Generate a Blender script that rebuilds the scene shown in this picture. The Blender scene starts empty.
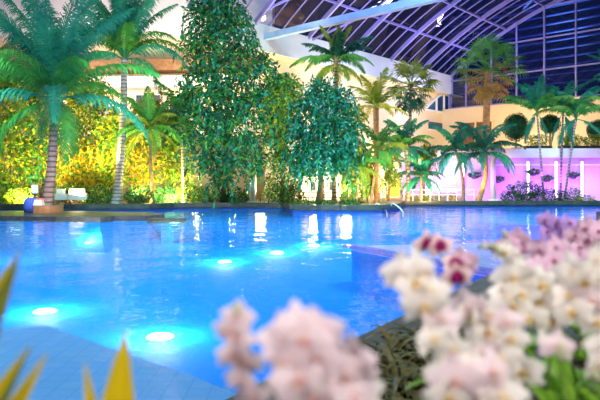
import bpy, math, random
from mathutils import Vector, Matrix, noise
PI = math.pi
sc = bpy.context.scene
COL = sc.collection
H, F, YH = 1.5, 600.0, 183.0          # eye height over the water, focal length and horizon in pixels

def at(px, py, Y):
    return Vector(((px - 300) / F * Y, Y, H + (YH - py) / F * Y))
def gx(px, Y): return (px - 300) / F * Y
def gz(py, Y): return H + (YH - py) / F * Y

# ------------------------------------------------------------------ materials
def nodes(name):
    m = bpy.data.materials.new(name); m.use_nodes = True
    nt = m.node_tree
    return m, nt, nt.nodes['Principled BSDF'], nt.nodes['Material Output']
def noise_col(nt, c1, c2, scale, detail=3, coord='Object', lo=.35, hi=.65):
    tc = nt.nodes.new('ShaderNodeTexCoord'); n = nt.nodes.new('ShaderNodeTexNoise')
    n.inputs['Scale'].default_value = scale; n.inputs['Detail'].default_value = detail
    nt.links.new(tc.outputs[coord], n.inputs['Vector'])
    r = nt.nodes.new('ShaderNodeValToRGB')
    r.color_ramp.elements[0].color = (*c1, 1); r.color_ramp.elements[1].color = (*c2, 1)
    r.color_ramp.elements[0].position = lo; r.color_ramp.elements[1].position = hi
    nt.links.new(n.outputs['Fac'], r.inputs['Fac'])
    return r.outputs['Color'], n
def mat(name, c1, c2=None, scale=3, rough=.6, metal=0, bump=0, bscale=20, spec=.5):
    m, nt, p, o = nodes(name)
    c2 = c2 or tuple(x * .8 for x in c1)
    col, n = noise_col(nt, c1, c2, scale)
    nt.links.new(col, p.inputs['Base Color'])
    p.inputs['Roughness'].default_value = rough; p.inputs['Metallic'].default_value = metal
    p.inputs['Specular IOR Level'].default_value = spec
    if bump:
        b = nt.nodes.new('ShaderNodeBump'); b.inputs['Strength'].default_value = bump
        n2 = nt.nodes.new('ShaderNodeTexNoise'); n2.inputs['Scale'].default_value = bscale
        nt.links.new(n2.outputs['Fac'], b.inputs['Height']); nt.links.new(b.outputs['Normal'], p.inputs['Normal'])
    return m
def bark_mat(name, c1, c2, ring, freq):
    m = mat(name, c1, c2, 5, .8, bump=.5, bscale=8); nt = m.node_tree; p = nt.nodes['Principled BSDF']
    tc = nt.nodes.new('ShaderNodeTexCoord'); wv = nt.nodes.new('ShaderNodeTexWave'); wv.bands_direction = 'Z'
    wv.inputs['Scale'].default_value = freq; wv.inputs['Distortion'].default_value = 1.2; wv.inputs['Detail Scale'].default_value = 2
    nt.links.new(tc.outputs['Object'], wv.inputs['Vector'])
    rr = nt.nodes.new('ShaderNodeValToRGB'); rr.color_ramp.elements[0].position = .15; rr.color_ramp.elements[1].position = .4
    nt.links.new(wv.outputs['Fac'], rr.inputs['Fac'])
    mx = nt.nodes.new('ShaderNodeMixRGB'); mx.inputs['Color1'].default_value = (*ring, 1)
    old = p.inputs['Base Color'].links[0].from_socket
    nt.links.new(rr.outputs['Color'], mx.inputs['Fac']); nt.links.new(old, mx.inputs['Color2']); nt.links.new(mx.outputs['Color'], p.inputs['Base Color'])
    return m
def leaf(name, c1, c2, scale=1.2, trans=.35, rough=.4):
    m, nt, p, o = nodes(name)
    col, n = noise_col(nt, c1, c2, scale, 4); p.inputs['Specular IOR Level'].default_value = .2
    nt.links.new(col, p.inputs['Base Color']); p.inputs['Roughness'].default_value = rough
    t = nt.nodes.new('ShaderNodeBsdfTranslucent'); nt.links.new(col, t.inputs['Color'])
    mx = nt.nodes.new('ShaderNodeMixShader'); mx.inputs['Fac'].default_value = trans
    nt.links.new(p.outputs['BSDF'], mx.inputs[1]); nt.links.new(t.outputs['BSDF'], mx.inputs[2])
    nt.links.new(mx.outputs['Shader'], o.inputs['Surface'])
    return m
def radial_petal(name, c1, c2):
    m = leaf(name, c2, c2, 10, .2, .5); nt = m.node_tree; p = nt.nodes['Principled BSDF']
    tc = nt.nodes.new('ShaderNodeTexCoord'); ln = nt.nodes.new('ShaderNodeVectorMath'); ln.operation = 'LENGTH'
    nt.links.new(tc.outputs['Object'], ln.inputs[0])
    rr = nt.nodes.new('ShaderNodeValToRGB'); e = rr.color_ramp.elements
    e[0].position = .17; e[0].color = (*c1, 1); e[1].position = .3; e[1].color = (*c2, 1)
    nt.links.new(ln.outputs['Value'], rr.inputs['Fac'])
    for n in nt.nodes:
        if n.type == 'BSDF_TRANSLUCENT': nt.links.new(rr.outputs['Color'], n.inputs['Color'])
    nt.links.new(rr.outputs['Color'], p.inputs['Base Color']); return m
def emis(name, c, s):
    m, nt, p, o = nodes(name)
    p.inputs['Base Color'].default_value = (.8, .8, .8, 1)
    p.inputs['Emission Color'].default_value = (*c, 1); p.inputs['Emission Strength'].default_value = s
    return m
def tile_mat(name, c1, c2, mortar, size, rough=.3):
    m, nt, p, o = nodes(name)
    tc = nt.nodes.new('ShaderNodeTexCoord'); b = nt.nodes.new('ShaderNodeTexBrick')
    b.offset = 0; b.inputs['Scale'].default_value = 1
    b.inputs['Brick Width'].default_value = size; b.inputs['Row Height'].default_value = size
    b.inputs['Mortar Size'].default_value = size * .04
    b.inputs['Color1'].default_value = (*c1, 1); b.inputs['Color2'].default_value = (*c2, 1); b.inputs['Mortar'].default_value = (*mortar, 1)
    nt.links.new(tc.outputs['Object'], b.inputs['Vector']); nt.links.new(b.outputs['Color'], p.inputs['Base Color'])
    p.inputs['Roughness'].default_value = .8; p.inputs['Specular IOR Level'].default_value = .05
    return m
def brick_mat(name, c1, c2, mortar):
    m, nt, p, o = nodes(name)
    tc = nt.nodes.new('ShaderNodeTexCoord'); b = nt.nodes.new('ShaderNodeTexBrick')
    b.inputs['Scale'].default_value = 4
    b.inputs['Color1'].default_value = (*c1, 1); b.inputs['Color2'].default_value = (*c2, 1); b.inputs['Mortar'].default_value = (*mortar, 1)
    mp = nt.nodes.new('ShaderNodeMapping'); mp.inputs['Rotation'].default_value = (PI / 2, 0, 0)
    nt.links.new(tc.outputs['Object'], mp.inputs['Vector']); nt.links.new(mp.outputs['Vector'], b.inputs['Vector'])
    nt.links.new(b.outputs['Color'], p.inputs['Base Color'])
    return m
def water_mat():
    m, nt, p, o = nodes('pool_water'); nt.nodes.remove(p)
    tc = nt.nodes.new('ShaderNodeTexCoord')
    mp = nt.nodes.new('ShaderNodeMapping'); mp.inputs['Scale'].default_value = (1, .8, 1)
    nt.links.new(tc.outputs['Object'], mp.inputs['Vector'])
    n1 = nt.nodes.new('ShaderNodeTexNoise'); n1.inputs['Scale'].default_value = .9; n1.inputs['Detail'].default_value = 2.0
    n2 = nt.nodes.new('ShaderNodeTexNoise'); n2.inputs['Scale'].default_value = 3.0; n2.inputs['Detail'].default_value = 2
    nt.links.new(mp.outputs['Vector'], n1.inputs['Vector']); nt.links.new(mp.outputs['Vector'], n2.inputs['Vector'])
    ad = nt.nodes.new('ShaderNodeMath'); ad.operation = 'MULTIPLY_ADD'; ad.inputs[1].default_value = .22
    nt.links.new(n2.outputs['Fac'], ad.inputs[0]); nt.links.new(n1.outputs['Fac'], ad.inputs[2])
    b = nt.nodes.new('ShaderNodeBump'); b.inputs['Strength'].default_value = 1.0; b.inputs['Distance'].default_value = WAVE
    nt.links.new(ad.outputs[0], b.inputs['Height'])
    g = nt.nodes.new('ShaderNodeBsdfGlossy'); g.inputs['Roughness'].default_value = .03
    nt.links.new(b.outputs['Normal'], g.inputs['Normal'])
    t = nt.nodes.new('ShaderNodeBsdfTransparent'); t.inputs['Color'].default_value = (.88, .98, 1, 1)
    fr = nt.nodes.new('ShaderNodeFresnel'); fr.inputs['IOR'].default_value = 1.33
    nt.links.new(b.outputs['Normal'], fr.inputs['Normal'])
    ml = nt.nodes.new('ShaderNodeMath'); ml.operation = 'MULTIPLY'; ml.inputs[1].default_value = REFL
    nt.links.new(fr.outputs[0], ml.inputs[0])
    mi = nt.nodes.new('ShaderNodeMath'); mi.operation = 'MINIMUM'; mi.inputs[1].default_value = RMAX
    nt.links.new(ml.outputs[0], mi.inputs[0])
    mx = nt.nodes.new('ShaderNodeMixShader')
    nt.links.new(mi.outputs[0], mx.inputs['Fac']); nt.links.new(t.outputs[0], mx.inputs[1]); nt.links.new(g.outputs[0], mx.inputs[2])
    nt.links.new(mx.outputs[0], o.inputs['Surface'])
    return m
def glass_mat(name, tint, refl):
    m, nt, p, o = nodes(name); nt.nodes.remove(p)
    g = nt.nodes.new('ShaderNodeBsdfGlossy'); g.inputs['Roughness'].default_value = .02
    t = nt.nodes.new('ShaderNodeBsdfTransparent'); t.inputs['Color'].default_value = (*tint, 1)
    mx = nt.nodes.new('ShaderNodeMixShader'); mx.inputs['Fac'].default_value = refl
    nt.links.new(t.outputs[0], mx.inputs[1]); nt.links.new(g.outputs[0], mx.inputs[2])
    nt.links.new(mx.outputs[0], o.inputs['Surface'])
    return m
RMAX = .42
WAVE, REFL = .045, .65

M = dict(
    pool=tile_mat('pool_tile', (.004, .25, .84), (.006, .28, .86), (.004, .23, .82), .12),
    ledge=tile_mat('ledge_tile', (.20, .50, .96), (.24, .53, .97), (.15, .44, .93), .2),
    shelf=tile_mat('shelf_tile', (.52, .50, .97), (.60, .56, .97), (.42, .42, .95), .25),
    shelf_edge=mat('shelf_edge_tile', (.16, .14, .75), (.2, .18, .8)),
    coping=mat('coping_stone', (.08, .075, .06), (.04, .04, .035), 4, .6, bump=.3),
    deck=mat('deck_stone', (.42, .33, .24), (.26, .20, .15), 1.5, .55, bump=.1),
    dark_stone=mat('dark_stone', (.05, .05, .05), (.10, .09, .07), 3, .35, bump=.3),
    cream=mat('cream_plaster', (.86, .70, .46), (.80, .62, .40), .4, .8),
    white=mat('white_plaster', (.88, .82, .78), (.82, .76, .74), .6, .7),
    fascia=mat('fascia_panel', (.80, .80, .86), (.72, .74, .82), .5, .5),
    purple=mat('lilac_plaster', (.74, .50, .84), (.68, .42, .80), .5, .7),
    brown=mat('brown_timber', (.22, .12, .05), (.12, .07, .03), 5, .6),
    steel=mat('painted_steel', (.28, .25, .62), (.22, .20, .54), 2, .4),
    tie=mat('blue_white_steel', (.30, .46, .85), (.24, .4, .8), 2, .35),
    whitemetal=mat('white_metal', (.85, .85, .88), (.78, .78, .82), 2, .3),
    dark=mat('dark_metal', (.03, .03, .04), (.05, .05, .06), 2, .4),
    glass=glass_mat('night_glass', (.5, .6, .85), .05),
    roofglass=glass_mat('roof_glass', (.5, .6, .85), .08),
    bluglass=mat('blue_window_glass', (.02, .06, .16), (.03, .09, .22), 3, .1),
    slat=mat('blue_streak_slat', (.04, .09, .42), (.03, .06, .28), .6, .5),
    amber=mat('amber_lit_tint', (.85, .42, .05), (.75, .32, .04), 4, .5),  # amber light of the door and upper window put into the colour
    trunk=bark_mat('palm_bark', (.34, .25, .26), (.22, .16, .17), (.10, .07, .07), 1.3),
    palebark=bark_mat('pale_palm_bark', (.48, .42, .40), (.28, .24, .24), (.16, .12, .11), 1.5),
    orangebark=mat('fibrous_palm_bark', (.55, .27, .12), (.32, .15, .07), 6, .8, bump=.6, bscale=9),
    bark=mat('tree_bark', (.24, .17, .11), (.13, .09, .06), 6, .85, bump=.5),
    brick=brick_mat('terracotta_brick', (.62, .20, .07), (.50, .15, .05), (.4, .3, .2)),
    f_teal=leaf('teal_frond', (.01, .20, .15), (.05, .36, .22), .8),
    f_green=leaf('green_frond', (.03, .22, .04), (.12, .38, .08), .8),
    f_olive=leaf('olive_frond', (.12, .24, .03), (.30, .36, .05), 1),
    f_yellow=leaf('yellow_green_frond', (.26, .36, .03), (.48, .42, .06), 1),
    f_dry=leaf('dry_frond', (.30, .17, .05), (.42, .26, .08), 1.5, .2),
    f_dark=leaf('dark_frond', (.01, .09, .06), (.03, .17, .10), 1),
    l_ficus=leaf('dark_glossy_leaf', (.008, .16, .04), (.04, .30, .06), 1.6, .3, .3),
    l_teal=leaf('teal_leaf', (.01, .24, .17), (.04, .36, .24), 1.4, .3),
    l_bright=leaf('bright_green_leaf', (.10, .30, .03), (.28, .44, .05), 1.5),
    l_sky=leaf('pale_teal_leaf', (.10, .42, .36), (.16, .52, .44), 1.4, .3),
    l_amber=leaf('amber_lit_leaf', (.75, .36, .02), (.80, .5, .04), 1.4, .35),  # deeper tone of the lamp yellow painted into the lit shrubs
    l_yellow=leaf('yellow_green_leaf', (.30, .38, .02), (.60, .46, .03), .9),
    l_gold=leaf('gold_lit_leaf', (.55, .38, .02), (.70, .46, .03), .9),  # yellow lamp light on the shrubs put into the leaf colour
    l_hedge=leaf('hedge_leaf', (.03, .16, .03), (.10, .26, .05), 2, .2),
    l_dark=leaf('dark_hedge_leaf', (.01, .06, .03), (.03, .10, .05), 2, .1),
    l_violet=leaf('violet_flower', (.22, .06, .45), (.4, .15, .6), 3),
    soil=mat('bark_mulch', (.05, .03, .02), (.09, .06, .04), 30, .9, bump=.6, bscale=60),
    planter=mat('planter_stone', (.40, .38, .35), (.32, .3, .28), 5, .7),
    o_white=leaf('white_petal', (.92, .84, .78), (.95, .90, .84), 20, .25, .5),
    o_blush=leaf('blush_petal', (.92, .70, .76), (.94, .84, .84), 18, .25, .5),
    o_pink=leaf('pink_petal', (.80, .46, .66), (.90, .68, .78), 18, .25, .5),
    o_lilac=leaf('lilac_petal', (.50, .30, .72), (.62, .40, .78), 18, .25, .5),
    o_two=leaf('pale_pink_petal', (.90, .60, .60), (.92, .68, .62), 18, .25, .5),
    lip_y=leaf('yellow_lip', (.92, .68, .22), (.90, .6, .16), 30, .2),
    lip_m=leaf('magenta_lip', (.45, .02, .20), (.35, .01, .16), 30, .2),
    lip_p=leaf('rose_lip', (.90, .55, .50), (.85, .5, .4), 30, .2),
    o_mag=radial_petal('magenta_heart_petal', (.36, .005, .14), (.92, .66, .66)),
    o_stem=mat('orchid_stem', (.12, .24, .03), (.20, .30, .05), 10, .5),
    o_leaf=leaf('orchid_leaf', (.10, .28, .02), (.20, .38, .03), 6, .25, .35),
    o_bud=leaf('orchid_bud', (.60, .62, .40), (.70, .66, .5), 10, .2),
    sword=leaf('yellow_edged_leaf', (.80, .56, .01), (.66, .50, .02), 6, .35, .4),
    sword_dark=leaf('olive_leaf_centre', (.10, .13, .02), (.18, .20, .03), 6, .2, .4),
    turf=leaf('olive_strap_leaf', (.07, .10, .03), (.20, .18, .07), 5, .25),
    lampglow=emis('lamp_lens', (.92, .97, 1), 14),
    strip=emis('white_tube', (.95, .88, 1), 4.5),
    warmglow=emis('warm_lamp', (1, .72, .3), 5),
    blue_fabric=mat('blue_fabric', (.06, .10, .55), (.05, .08, .45), 9, .8),
    white_fabric=mat('white_fabric', (.82, .80, .78), (.75, .72, .7), 9, .8),
    pink_fabric=mat('pink_fabric', (.75, .12, .25), (.8, .3, .4), 9, .8),
)

# ------------------------------------------------------------------ mesh helpers
class MB:
    def __init__(s): s.v = []; s.f = []; s.m = []
    def add(s, vs, fs, mi=0):
        o = len(s.v); s.v += [tuple(v) for v in vs]; s.f += [tuple(i + o for i in f) for f in fs]; s.m += [mi] * len(fs)
        return s
    def box(s, c, d, rz=0, mi=0):
        x, y, z = (k / 2 for k in d); R = Matrix.Rotation(rz, 3, 'Z'); c = Vector(c)
        vs = [c + R @ Vector((a * x, b * y, e * z)) for a in (-1, 1) for b in (-1, 1) for e in (-1, 1)]
        return s.add(vs, [(0, 1, 3, 2), (4, 6, 7, 5), (0, 4, 5, 1), (2, 3, 7, 6), (0, 2, 6, 4), (1, 5, 7, 3)], mi)
    def beam(s, a, b, w, h, mi=0):
        a, b = Vector(a), Vector(b); t = (b - a).normalized()
        u = t.cross(Vector((0, 0, 1)))
        u = Vector((1, 0, 0)) if u.length < 1e-4 else u.normalized()
        n = u.cross(t)
        vs = [p + u * (i * w / 2) + n * (j * h / 2) for p in (a, b) for i, j in ((-1, -1), (1, -1), (1, 1), (-1, 1))]
        return s.add(vs, [(3, 2, 1, 0), (4, 5, 6, 7), (0, 1, 5, 4), (1, 2, 6, 5), (2, 3, 7, 6), (3, 0, 4, 7)], mi)
    def tube(s, pts, rs, n=8, mi=0):
        pts = [Vector(p) for p in pts]; k = len(pts)
        if not hasattr(rs, '__len__'): rs = [rs] * k
        vs, fs = [], []
        u = None
        for i, p in enumerate(pts):
            t = (pts[min(i + 1, k - 1)] - pts[max(i - 1, 0)]).normalized()
            if u is None:
                u = t.orthogonal().normalized()
            u = (u - t * u.dot(t))
            u = u.normalized() if u.length > 1e-6 else t.orthogonal().normalized()
            w = t.cross(u)
            vs += [p + (u * math.cos(2 * PI * j / n) + w * math.sin(2 * PI * j / n)) * rs[i] for j in range(n)]
        for i in range(k - 1):
            for j in range(n):
                fs.append((i * n + j, i * n + (j + 1) % n, (i + 1) * n + (j + 1) % n, (i + 1) * n + j))
        fs.append(tuple(range(n))[::-1]); fs.append(tuple((k - 1) * n + j for j in range(n)))
        return s.add(vs, fs, mi)
    def prism(s, poly, z0, z1, mi=0):
        n = len(poly)
        vs = [(x, y, z0) for x, y in poly] + [(x, y, z1) for x, y in poly]
        fs = [tuple(range(n))[::-1], tuple(range(n, 2 * n))] + [(i, (i + 1) % n, n + (i + 1) % n, n + i) for i in range(n)]
        return s.add(vs, fs, mi)
    def lathe(s, prof, c=(0, 0, 0), n=16, mi=0):
        c = Vector(c); vs, fs = [], []
        for r, z in prof:
            vs += [c + Vector((r * math.cos(2 * PI * j / n), r * math.sin(2 * PI * j / n), z)) for j in range(n)]
        for i in range(len(prof) - 1):
            for j in range(n):
                fs.append((i * n + j, i * n + (j + 1) % n, (i + 1) * n + (j + 1) % n, (i + 1) * n + j))
        fs.append(tuple(range(n))[::-1]); fs.append(tuple((len(prof) - 1) * n + j for j in range(n)))
        return s.add(vs, fs, mi)
    def mesh(s, name, mats, smooth=False):
        me = bpy.data.meshes.new(name); me.from_pydata(s.v, [], s.f)
        for m in (mats if isinstance(mats, (list, tuple)) else [mats]): me.materials.append(m)
        if any(s.m): me.polygons.foreach_set('material_index', s.m)
        if smooth: me.polygons.foreach_set('use_smooth', [True] * len(s.f))
        me.update(); return me
    def obj(s, name, mats, parent=None, loc=(0, 0, 0), smooth=False):
        return link(name, s.mesh(name, mats, smooth), parent, loc)
def link(name, me, parent=None, loc=(0, 0, 0)):
    o = bpy.data.objects.new(name, me); COL.objects.link(o); o.location = loc
    if parent: o.parent = parent
    return o
def tag(o, label=None, cat=None, group=None, kind=None):
    if label: o['label'] = label
    if cat: o['category'] = cat
    if group: o['group'] = group
    if kind: o['kind'] = kind
    return o
def thing(name, label, cat, loc, group=None, rz=0):
    o = link(name, None, None, loc); o.rotation_euler = (0, 0, rz); o.empty_display_size = .1
    return tag(o, label, cat, group)
def struct(name, mb, m, label=None, smooth=False, cat=None):
    o = mb.obj(name, m, smooth=smooth); tag(o, label, cat, kind='structure'); return o
def bez(pts, n):
    """smooth polyline through control points (Catmull-Rom)"""
    P = [Vector(p) for p in pts]; P = [P[0] * 2 - P[1]] + P + [P[-1] * 2 - P[-2]]
    out = []
    for i in range(1, len(P) - 2):
        for k in range(n):
            t = k / n; a, b, c, d = P[i - 1:i + 3]
            out.append(.5 * ((2 * b) + (c - a) * t + (2 * a - 5 * b + 4 * c - d) * t * t + (3 * b - a - 3 * c + d) * t ** 3))
    out.append(P[-2]); return out

# ------------------------------------------------------------------ setting: pool and decks
def polyY(lst): return [(gx(px, Y), Y) for px, Y in lst]
BED = -1.3
def bedz(Y): return BED if Y < 20 else BED + (min(Y, 36) - 20) / 16 * 1.0
mb = MB()
for ya, yb in ((-6, 20), (20, 36), (36, 60)):
    mb.add([(-60, ya, bedz(ya)), (60, ya, bedz(ya)), (60, yb, bedz(yb)), (-60, yb, bedz(yb))], [(0, 1, 2, 3)])
struct('pool_floor', mb, M['pool'], 'bright blue tiled pool floor under the water', cat='floor')
mb = MB(); mb.add([(-60, -6, 0), (60, -6, 0), (60, 60, 0), (-60, 60, 0)], [(0, 1, 2, 3)])
struct('water', mb, water_mat(), 'clear rippled azure pool water reflecting the lit building', cat='water')

shore = [(-40, 34.6)] + polyY([(0, 34.6), (90, 34.4), (150, 34.8), (172, 36.6), (230, 37.2), (285, 37), (293, 33.6), (340, 33), (382, 33.2), (397, 35.5), (402, 40), (500, 40.6), (640, 41)])
far_deck = shore + [(60, 41), (60, 75), (-60, 75), (-60, 34.6)]
mb = MB(); mb.prism([(x, y + .03) for x, y in far_deck], BED, -.04); struct('wall_pool_far', mb, M['pool'], 'blue tiled pool side under the far bank', cat='wall')
mb = MB(); mb.prism(far_deck, -.04, .25); struct('floor', mb, M['deck'], 'tan stone deck along the far bank of the pool', cat='floor')
# kerb of dark stone along the far shore
mb = MB()
for (a, b) in zip(shore, shore[1:]):
    mb.beam((a[0], a[1] - .02, .16), (b[0], b[1] - .02, .16), .35, .26)
struct('trim_1', mb, M['dark_stone'], 'dark stone kerb along the far waterline', cat='kerb')

# near bank with the coping, running to the right behind the orchids
near = [(-12, 1.9), (-1.35, 1.9), (.57, 4.9), (2.8, 8.4), (6.2, 13.7), (10.2, 20.2), (13.8, 27.5), (16.5, 29.5), (24, 30.5), (60, 30), (60, -6), (-12, -6)]
mb = MB(); mb.prism([(x, y - .03) for x, y in near], BED, -.1); struct('wall_pool_near', mb, M['pool'], 'blue tiled pool side under the near bank', cat='wall')
mb = MB(); mb.prism(near, -.1, .12); struct('ground', mb, M['coping'], 'dark planted near bank beside the pool', cat='ground')
mb = MB()
for a, b in zip(near[1:8], near[2:9]): mb.beam((a[0], a[1], .08), (b[0], b[1], .08), .42, .18)
struct('trim_2', mb, M['coping'], 'weathered stone coping on the near pool edge', cat='kerb')

# submerged bench at the lower left and lilac shelf at the right
mb = MB(); mb.prism([(-14, 8.2), (-3.77, 7.55), (-3.3, 7.8), (-2.05, 6.65), (-1.06, 5.78), (-.2, 4.9), (-1.0, 1.5), (-14, 1.5)][::-1], BED, -.35)
o = struct('trim_3', mb, M['ledge'], 'pale blue submerged bench at the near pool corner', cat='ledge')
sh = [(1.43, 17.1), (3.2, 13.2), (4.3, 11.2), (6.0, 13.3), (9.5, 18.6), (9.0, 19)]
mb = MB(); mb.prism([(x + .05, y + .1) for x, y in sh], BED, -.4); struct('wall_shelf_body', mb, M['pool'], 'blue tiled body under the lilac shelf', cat='wall')
mb = MB(); mb.prism(sh, -.4, -.3); struct('trim_4', mb, M['shelf'], 'lilac submerged shelf behind the orchids', cat='ledge')
mb = MB()
for a, b in zip(sh[:3], sh[1:3]): mb.beam((a[0] - .1, a[1] - .05, -.27), (b[0] - .1, b[1] - .05, -.27), .3, .1)
struct('trim_5', mb, M['shelf_edge'], 'violet edge strip of the submerged shelf', cat='ledge')

# ------------------------------------------------------------------ setting: building
S = 1.2
def sz(z): return H + S * (z - H)
E = Vector((12.8, 51.3, 0)) * S; AX = Vector((-.67, -.74, 0)).normalized(); SX = Vector((-AX.y, AX.x, 0))
SX = Vector((.741, -.671, 0)).normalized()
def vz(s): return 16.6 - 6.0 * (abs(20 - s) / 20) ** 2.6
def vp(d, s, dz=0): return E + AX * d * S + SX * s * S + Vector((0, 0, sz(vz(s)) + dz))
SS = [0, .8, 1.6, 2.4, 3.2, 4, 5, 6, 7, 8, 9, 10, 11.5, 13, 15, 17, 20, 23, 26, 29, 32, 36, 40]
DD = [4.6 * i for i in range(0, 7)]
# glazed vault
mb = MB()
for i in range(len(DD) - 1):
    for j in range(len(SS) - 1):
        mb.add([vp(DD[i], SS[j], .12), vp(DD[i + 1], SS[j], .12), vp(DD[i + 1], SS[j + 1], .12), vp(DD[i], SS[j + 1], .12)], [(0, 1, 2, 3)])
struct('ceiling', mb, M['roofglass'], 'dark glazed barrel vault over the pool hall', cat='roof')
for d in DD:
    mb = MB(); pts = [vp(d, s, -.1) for s in SS]
    w = .32
    for a, b in zip(pts, pts[1:]): mb.beam(a, b, .17, w)
    tag(mb.obj('ceiling_beam', M['steel']), 'arched violet-lit steel rib under the glass roof', 'beam', 'roof ribs', 'structure')
for s in (2.4, 5, 8, 11.5, 15, 20, 26, 32):
    mb = MB(); mb.beam(vp(0, s, 0), vp(DD[-1], s, 0), .12, .16)
    tag(mb.obj('ceiling_purlin', M['steel']), 'straight steel purlin under the glass roof', 'beam', 'roof purlins', 'structure')
mb = MB()
for i in range(len(DD) - 1):
    for k in (1, 2, 3):
        d = DD[i] + 4.6 * k / 4
        pts = [vp(d, s, .05) for s in SS]
        for a, b in zip(pts, pts[1:]): mb.beam(a, b, .06, .08)
struct('ceiling_glazing_bars', mb, M['steel'], 'thin glazing bars between the roof ribs', cat='beam')
# tie beam and its mate further on
mb = MB(); a = vp(22.2, -.2); a.z = sz(9.95); b = a + SX * 40; mb.beam(a, b, .42, .42)
tag(mb.obj('ceiling_tie_beam', M['tie']), 'pale blue horizontal tie beam spanning the vault', 'beam', kind='structure')
for d, s, l in ((26.5, .3, 7), (18.2, 0, 6), (23, 1, 8)):
    mb = MB(); a = vp(d, s, -.2); b = vp(d - 3.5, s + l * .6, -.25); mb.beam(a, b, .14, .14)
    tag(mb.obj('ceiling_brace', M['steel']), 'slender diagonal brace under the glass roof', 'beam', 'roof braces', 'structure')

# fascia along the springing, the wall under it
f0, f1 = vp(-.3, 0), vp(26, 0)
turn = Vector((-5.0, 32.0, 0)); fl = Vector((-34, 40.5, 0))
mb = MB()
def panel(mb, a, b, z0, z1, th=.3):
    c = (Vector(a) + Vector(b)) / 2; dv = Vector(b) - Vector(a)
    mb.box((c.x, c.y, (z0 + z1) / 2), (Vector((dv.x, dv.y)).length, th, z1 - z0), math.atan2(dv.y, dv.x))
panel(mb, f0, f1, sz(9.1), sz(10.65), .4)
struct('wall_back_fascia', mb, M['fascia'], 'pale fascia band under the edge of the glass roof', cat='wall')
nrm = -SX
w0, w1 = f0 + nrm * .9, vp(21.5, 0) + nrm * .9
mb = MB(); panel(mb, w0, w1, .2, sz(9.15), .3)
mb.box(((w0.x + w1.x) / 2 + nrm.x * -.4, (w0.y + w1.y) / 2 + nrm.y * -.4, sz(9.1)), (26 * S, 1.1, .12), math.atan2(w1.y - w0.y, w1.x - w0.x))
struct('wall_back', mb, M['cream'], 'cream plaster facade behind the palms', cat='wall')
# left block with balcony slabs
L0, L1 = Vector((-46, 47.7, 0)), Vector((-2.0, 45.1, 0))
mb = MB(); panel(mb, L0 + Vector((0, 1.2, 0)), L1 + Vector((0, 1.2, 0)), .2, 17.4, .3)
struct('wall_left', mb, M['cream'], 'cream facade behind the two coconut palms', cat='wall')
for (z0, z1, m, nm) in ((12.7, 17.5, 'fascia', 'pale lilac top band of the left facade'), (9.95, 10.75, 'brown', 'brown timber band across the left facade'), (8.7, 9.5, 'white', 'white balcony slab across the left facade'), (5.0, 5.5, 'white', 'white lower slab across the left facade')):
    mb = MB(); panel(mb, L0, L1, z0, z1, 1.6)
    struct('wall_left_band', mb, M[m], nm, cat='wall')
for i, x in enumerate((-19.5, -15.9, -11.8, -8.4)):
    mb = MB(); y = 47.7 + (x + 46) * (-2.6 / 44) + .98
    mb.box((x, y, 7.6), (1.9, .1, 1.5)); w = mb.obj('window_%d' % (i + 1), M['bluglass']); tag(w, 'dark balcony window in the left facade, %s from the left' % ('first', 'second', 'third', 'fourth')[i], 'window', kind='structure')
    mb = MB()
    for dx in (-.98, 0, .98): mb.box((x + dx, y - .04, 7.6), (.1, .14, 1.6))
    for dz in (-.78, .78): mb.box((x, y - .04, 7.6 + dz), (2.06, .14, .1))
    mb.obj('window_frame', M['white'], w)

# gable end: glass, mullions, transoms
GL = [(s, E + SX * s * S) for s in (0, 1.55, 3.75, 5.85, 8.0, 10.3, 12.8, 15.5, 18.5)]
zb = sz(7.8)
mb = MB()
for (s0, p0), (s1, p1) in zip(GL, GL[1:]):
    mb.add([(p0.x, p0.y, zb), (p1.x, p1.y, zb), (p1.x, p1.y, sz(vz(s1))), (p0.x, p0.y, sz(vz(s0)))], [(0, 1, 2, 3)])
win = struct('window_5', mb, M['glass'], 'tall glazed gable wall showing the night outside', cat='window')
for s, p in GL:
    q = p - AX * -.08
    mb = MB(); mb.box((p.x + AX.x * .08, p.y + AX.y * .08, (zb + sz(vz(s))) / 2), (.13, .2, sz(vz(s)) - zb), math.atan2(SX.y, SX.x)); mb.obj('mullion', M['steel'], win)
for z in (7.85, 10.15, 12.6, 15.0):
    s0 = 0 if z < 10.6 else 20 - 20 * ((16.6 - z) / 6) ** (1 / 2.6)
    a, b = E + SX * s0 * S + AX * .1, GL[-1][1] + AX * .1
    mb = MB(); mb.beam((a.x, a.y, sz(z)), (b.x, b.y, sz(z)), .14, .12); mb.obj('transom', M['steel'], win)
# slats added outside the gable to stand for blue streaks in the glass
for k in range(13):
    z = sz(7.9 + k * .68)
    a, b = E - AX * 2.2 - SX * 1, GL[-1][1] - AX * 2.2 + SX * 3
    mb = MB(); mb.beam((a.x, a.y, z), (b.x, b.y, z + .15), .5, .1)
    tag(mb.obj('wall_outside_streak_slat', M['slat']), 'blue-lit louvre added outside the gable glass for its blue streaks', 'slat', 'added slats outside the gable', 'structure')
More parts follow.
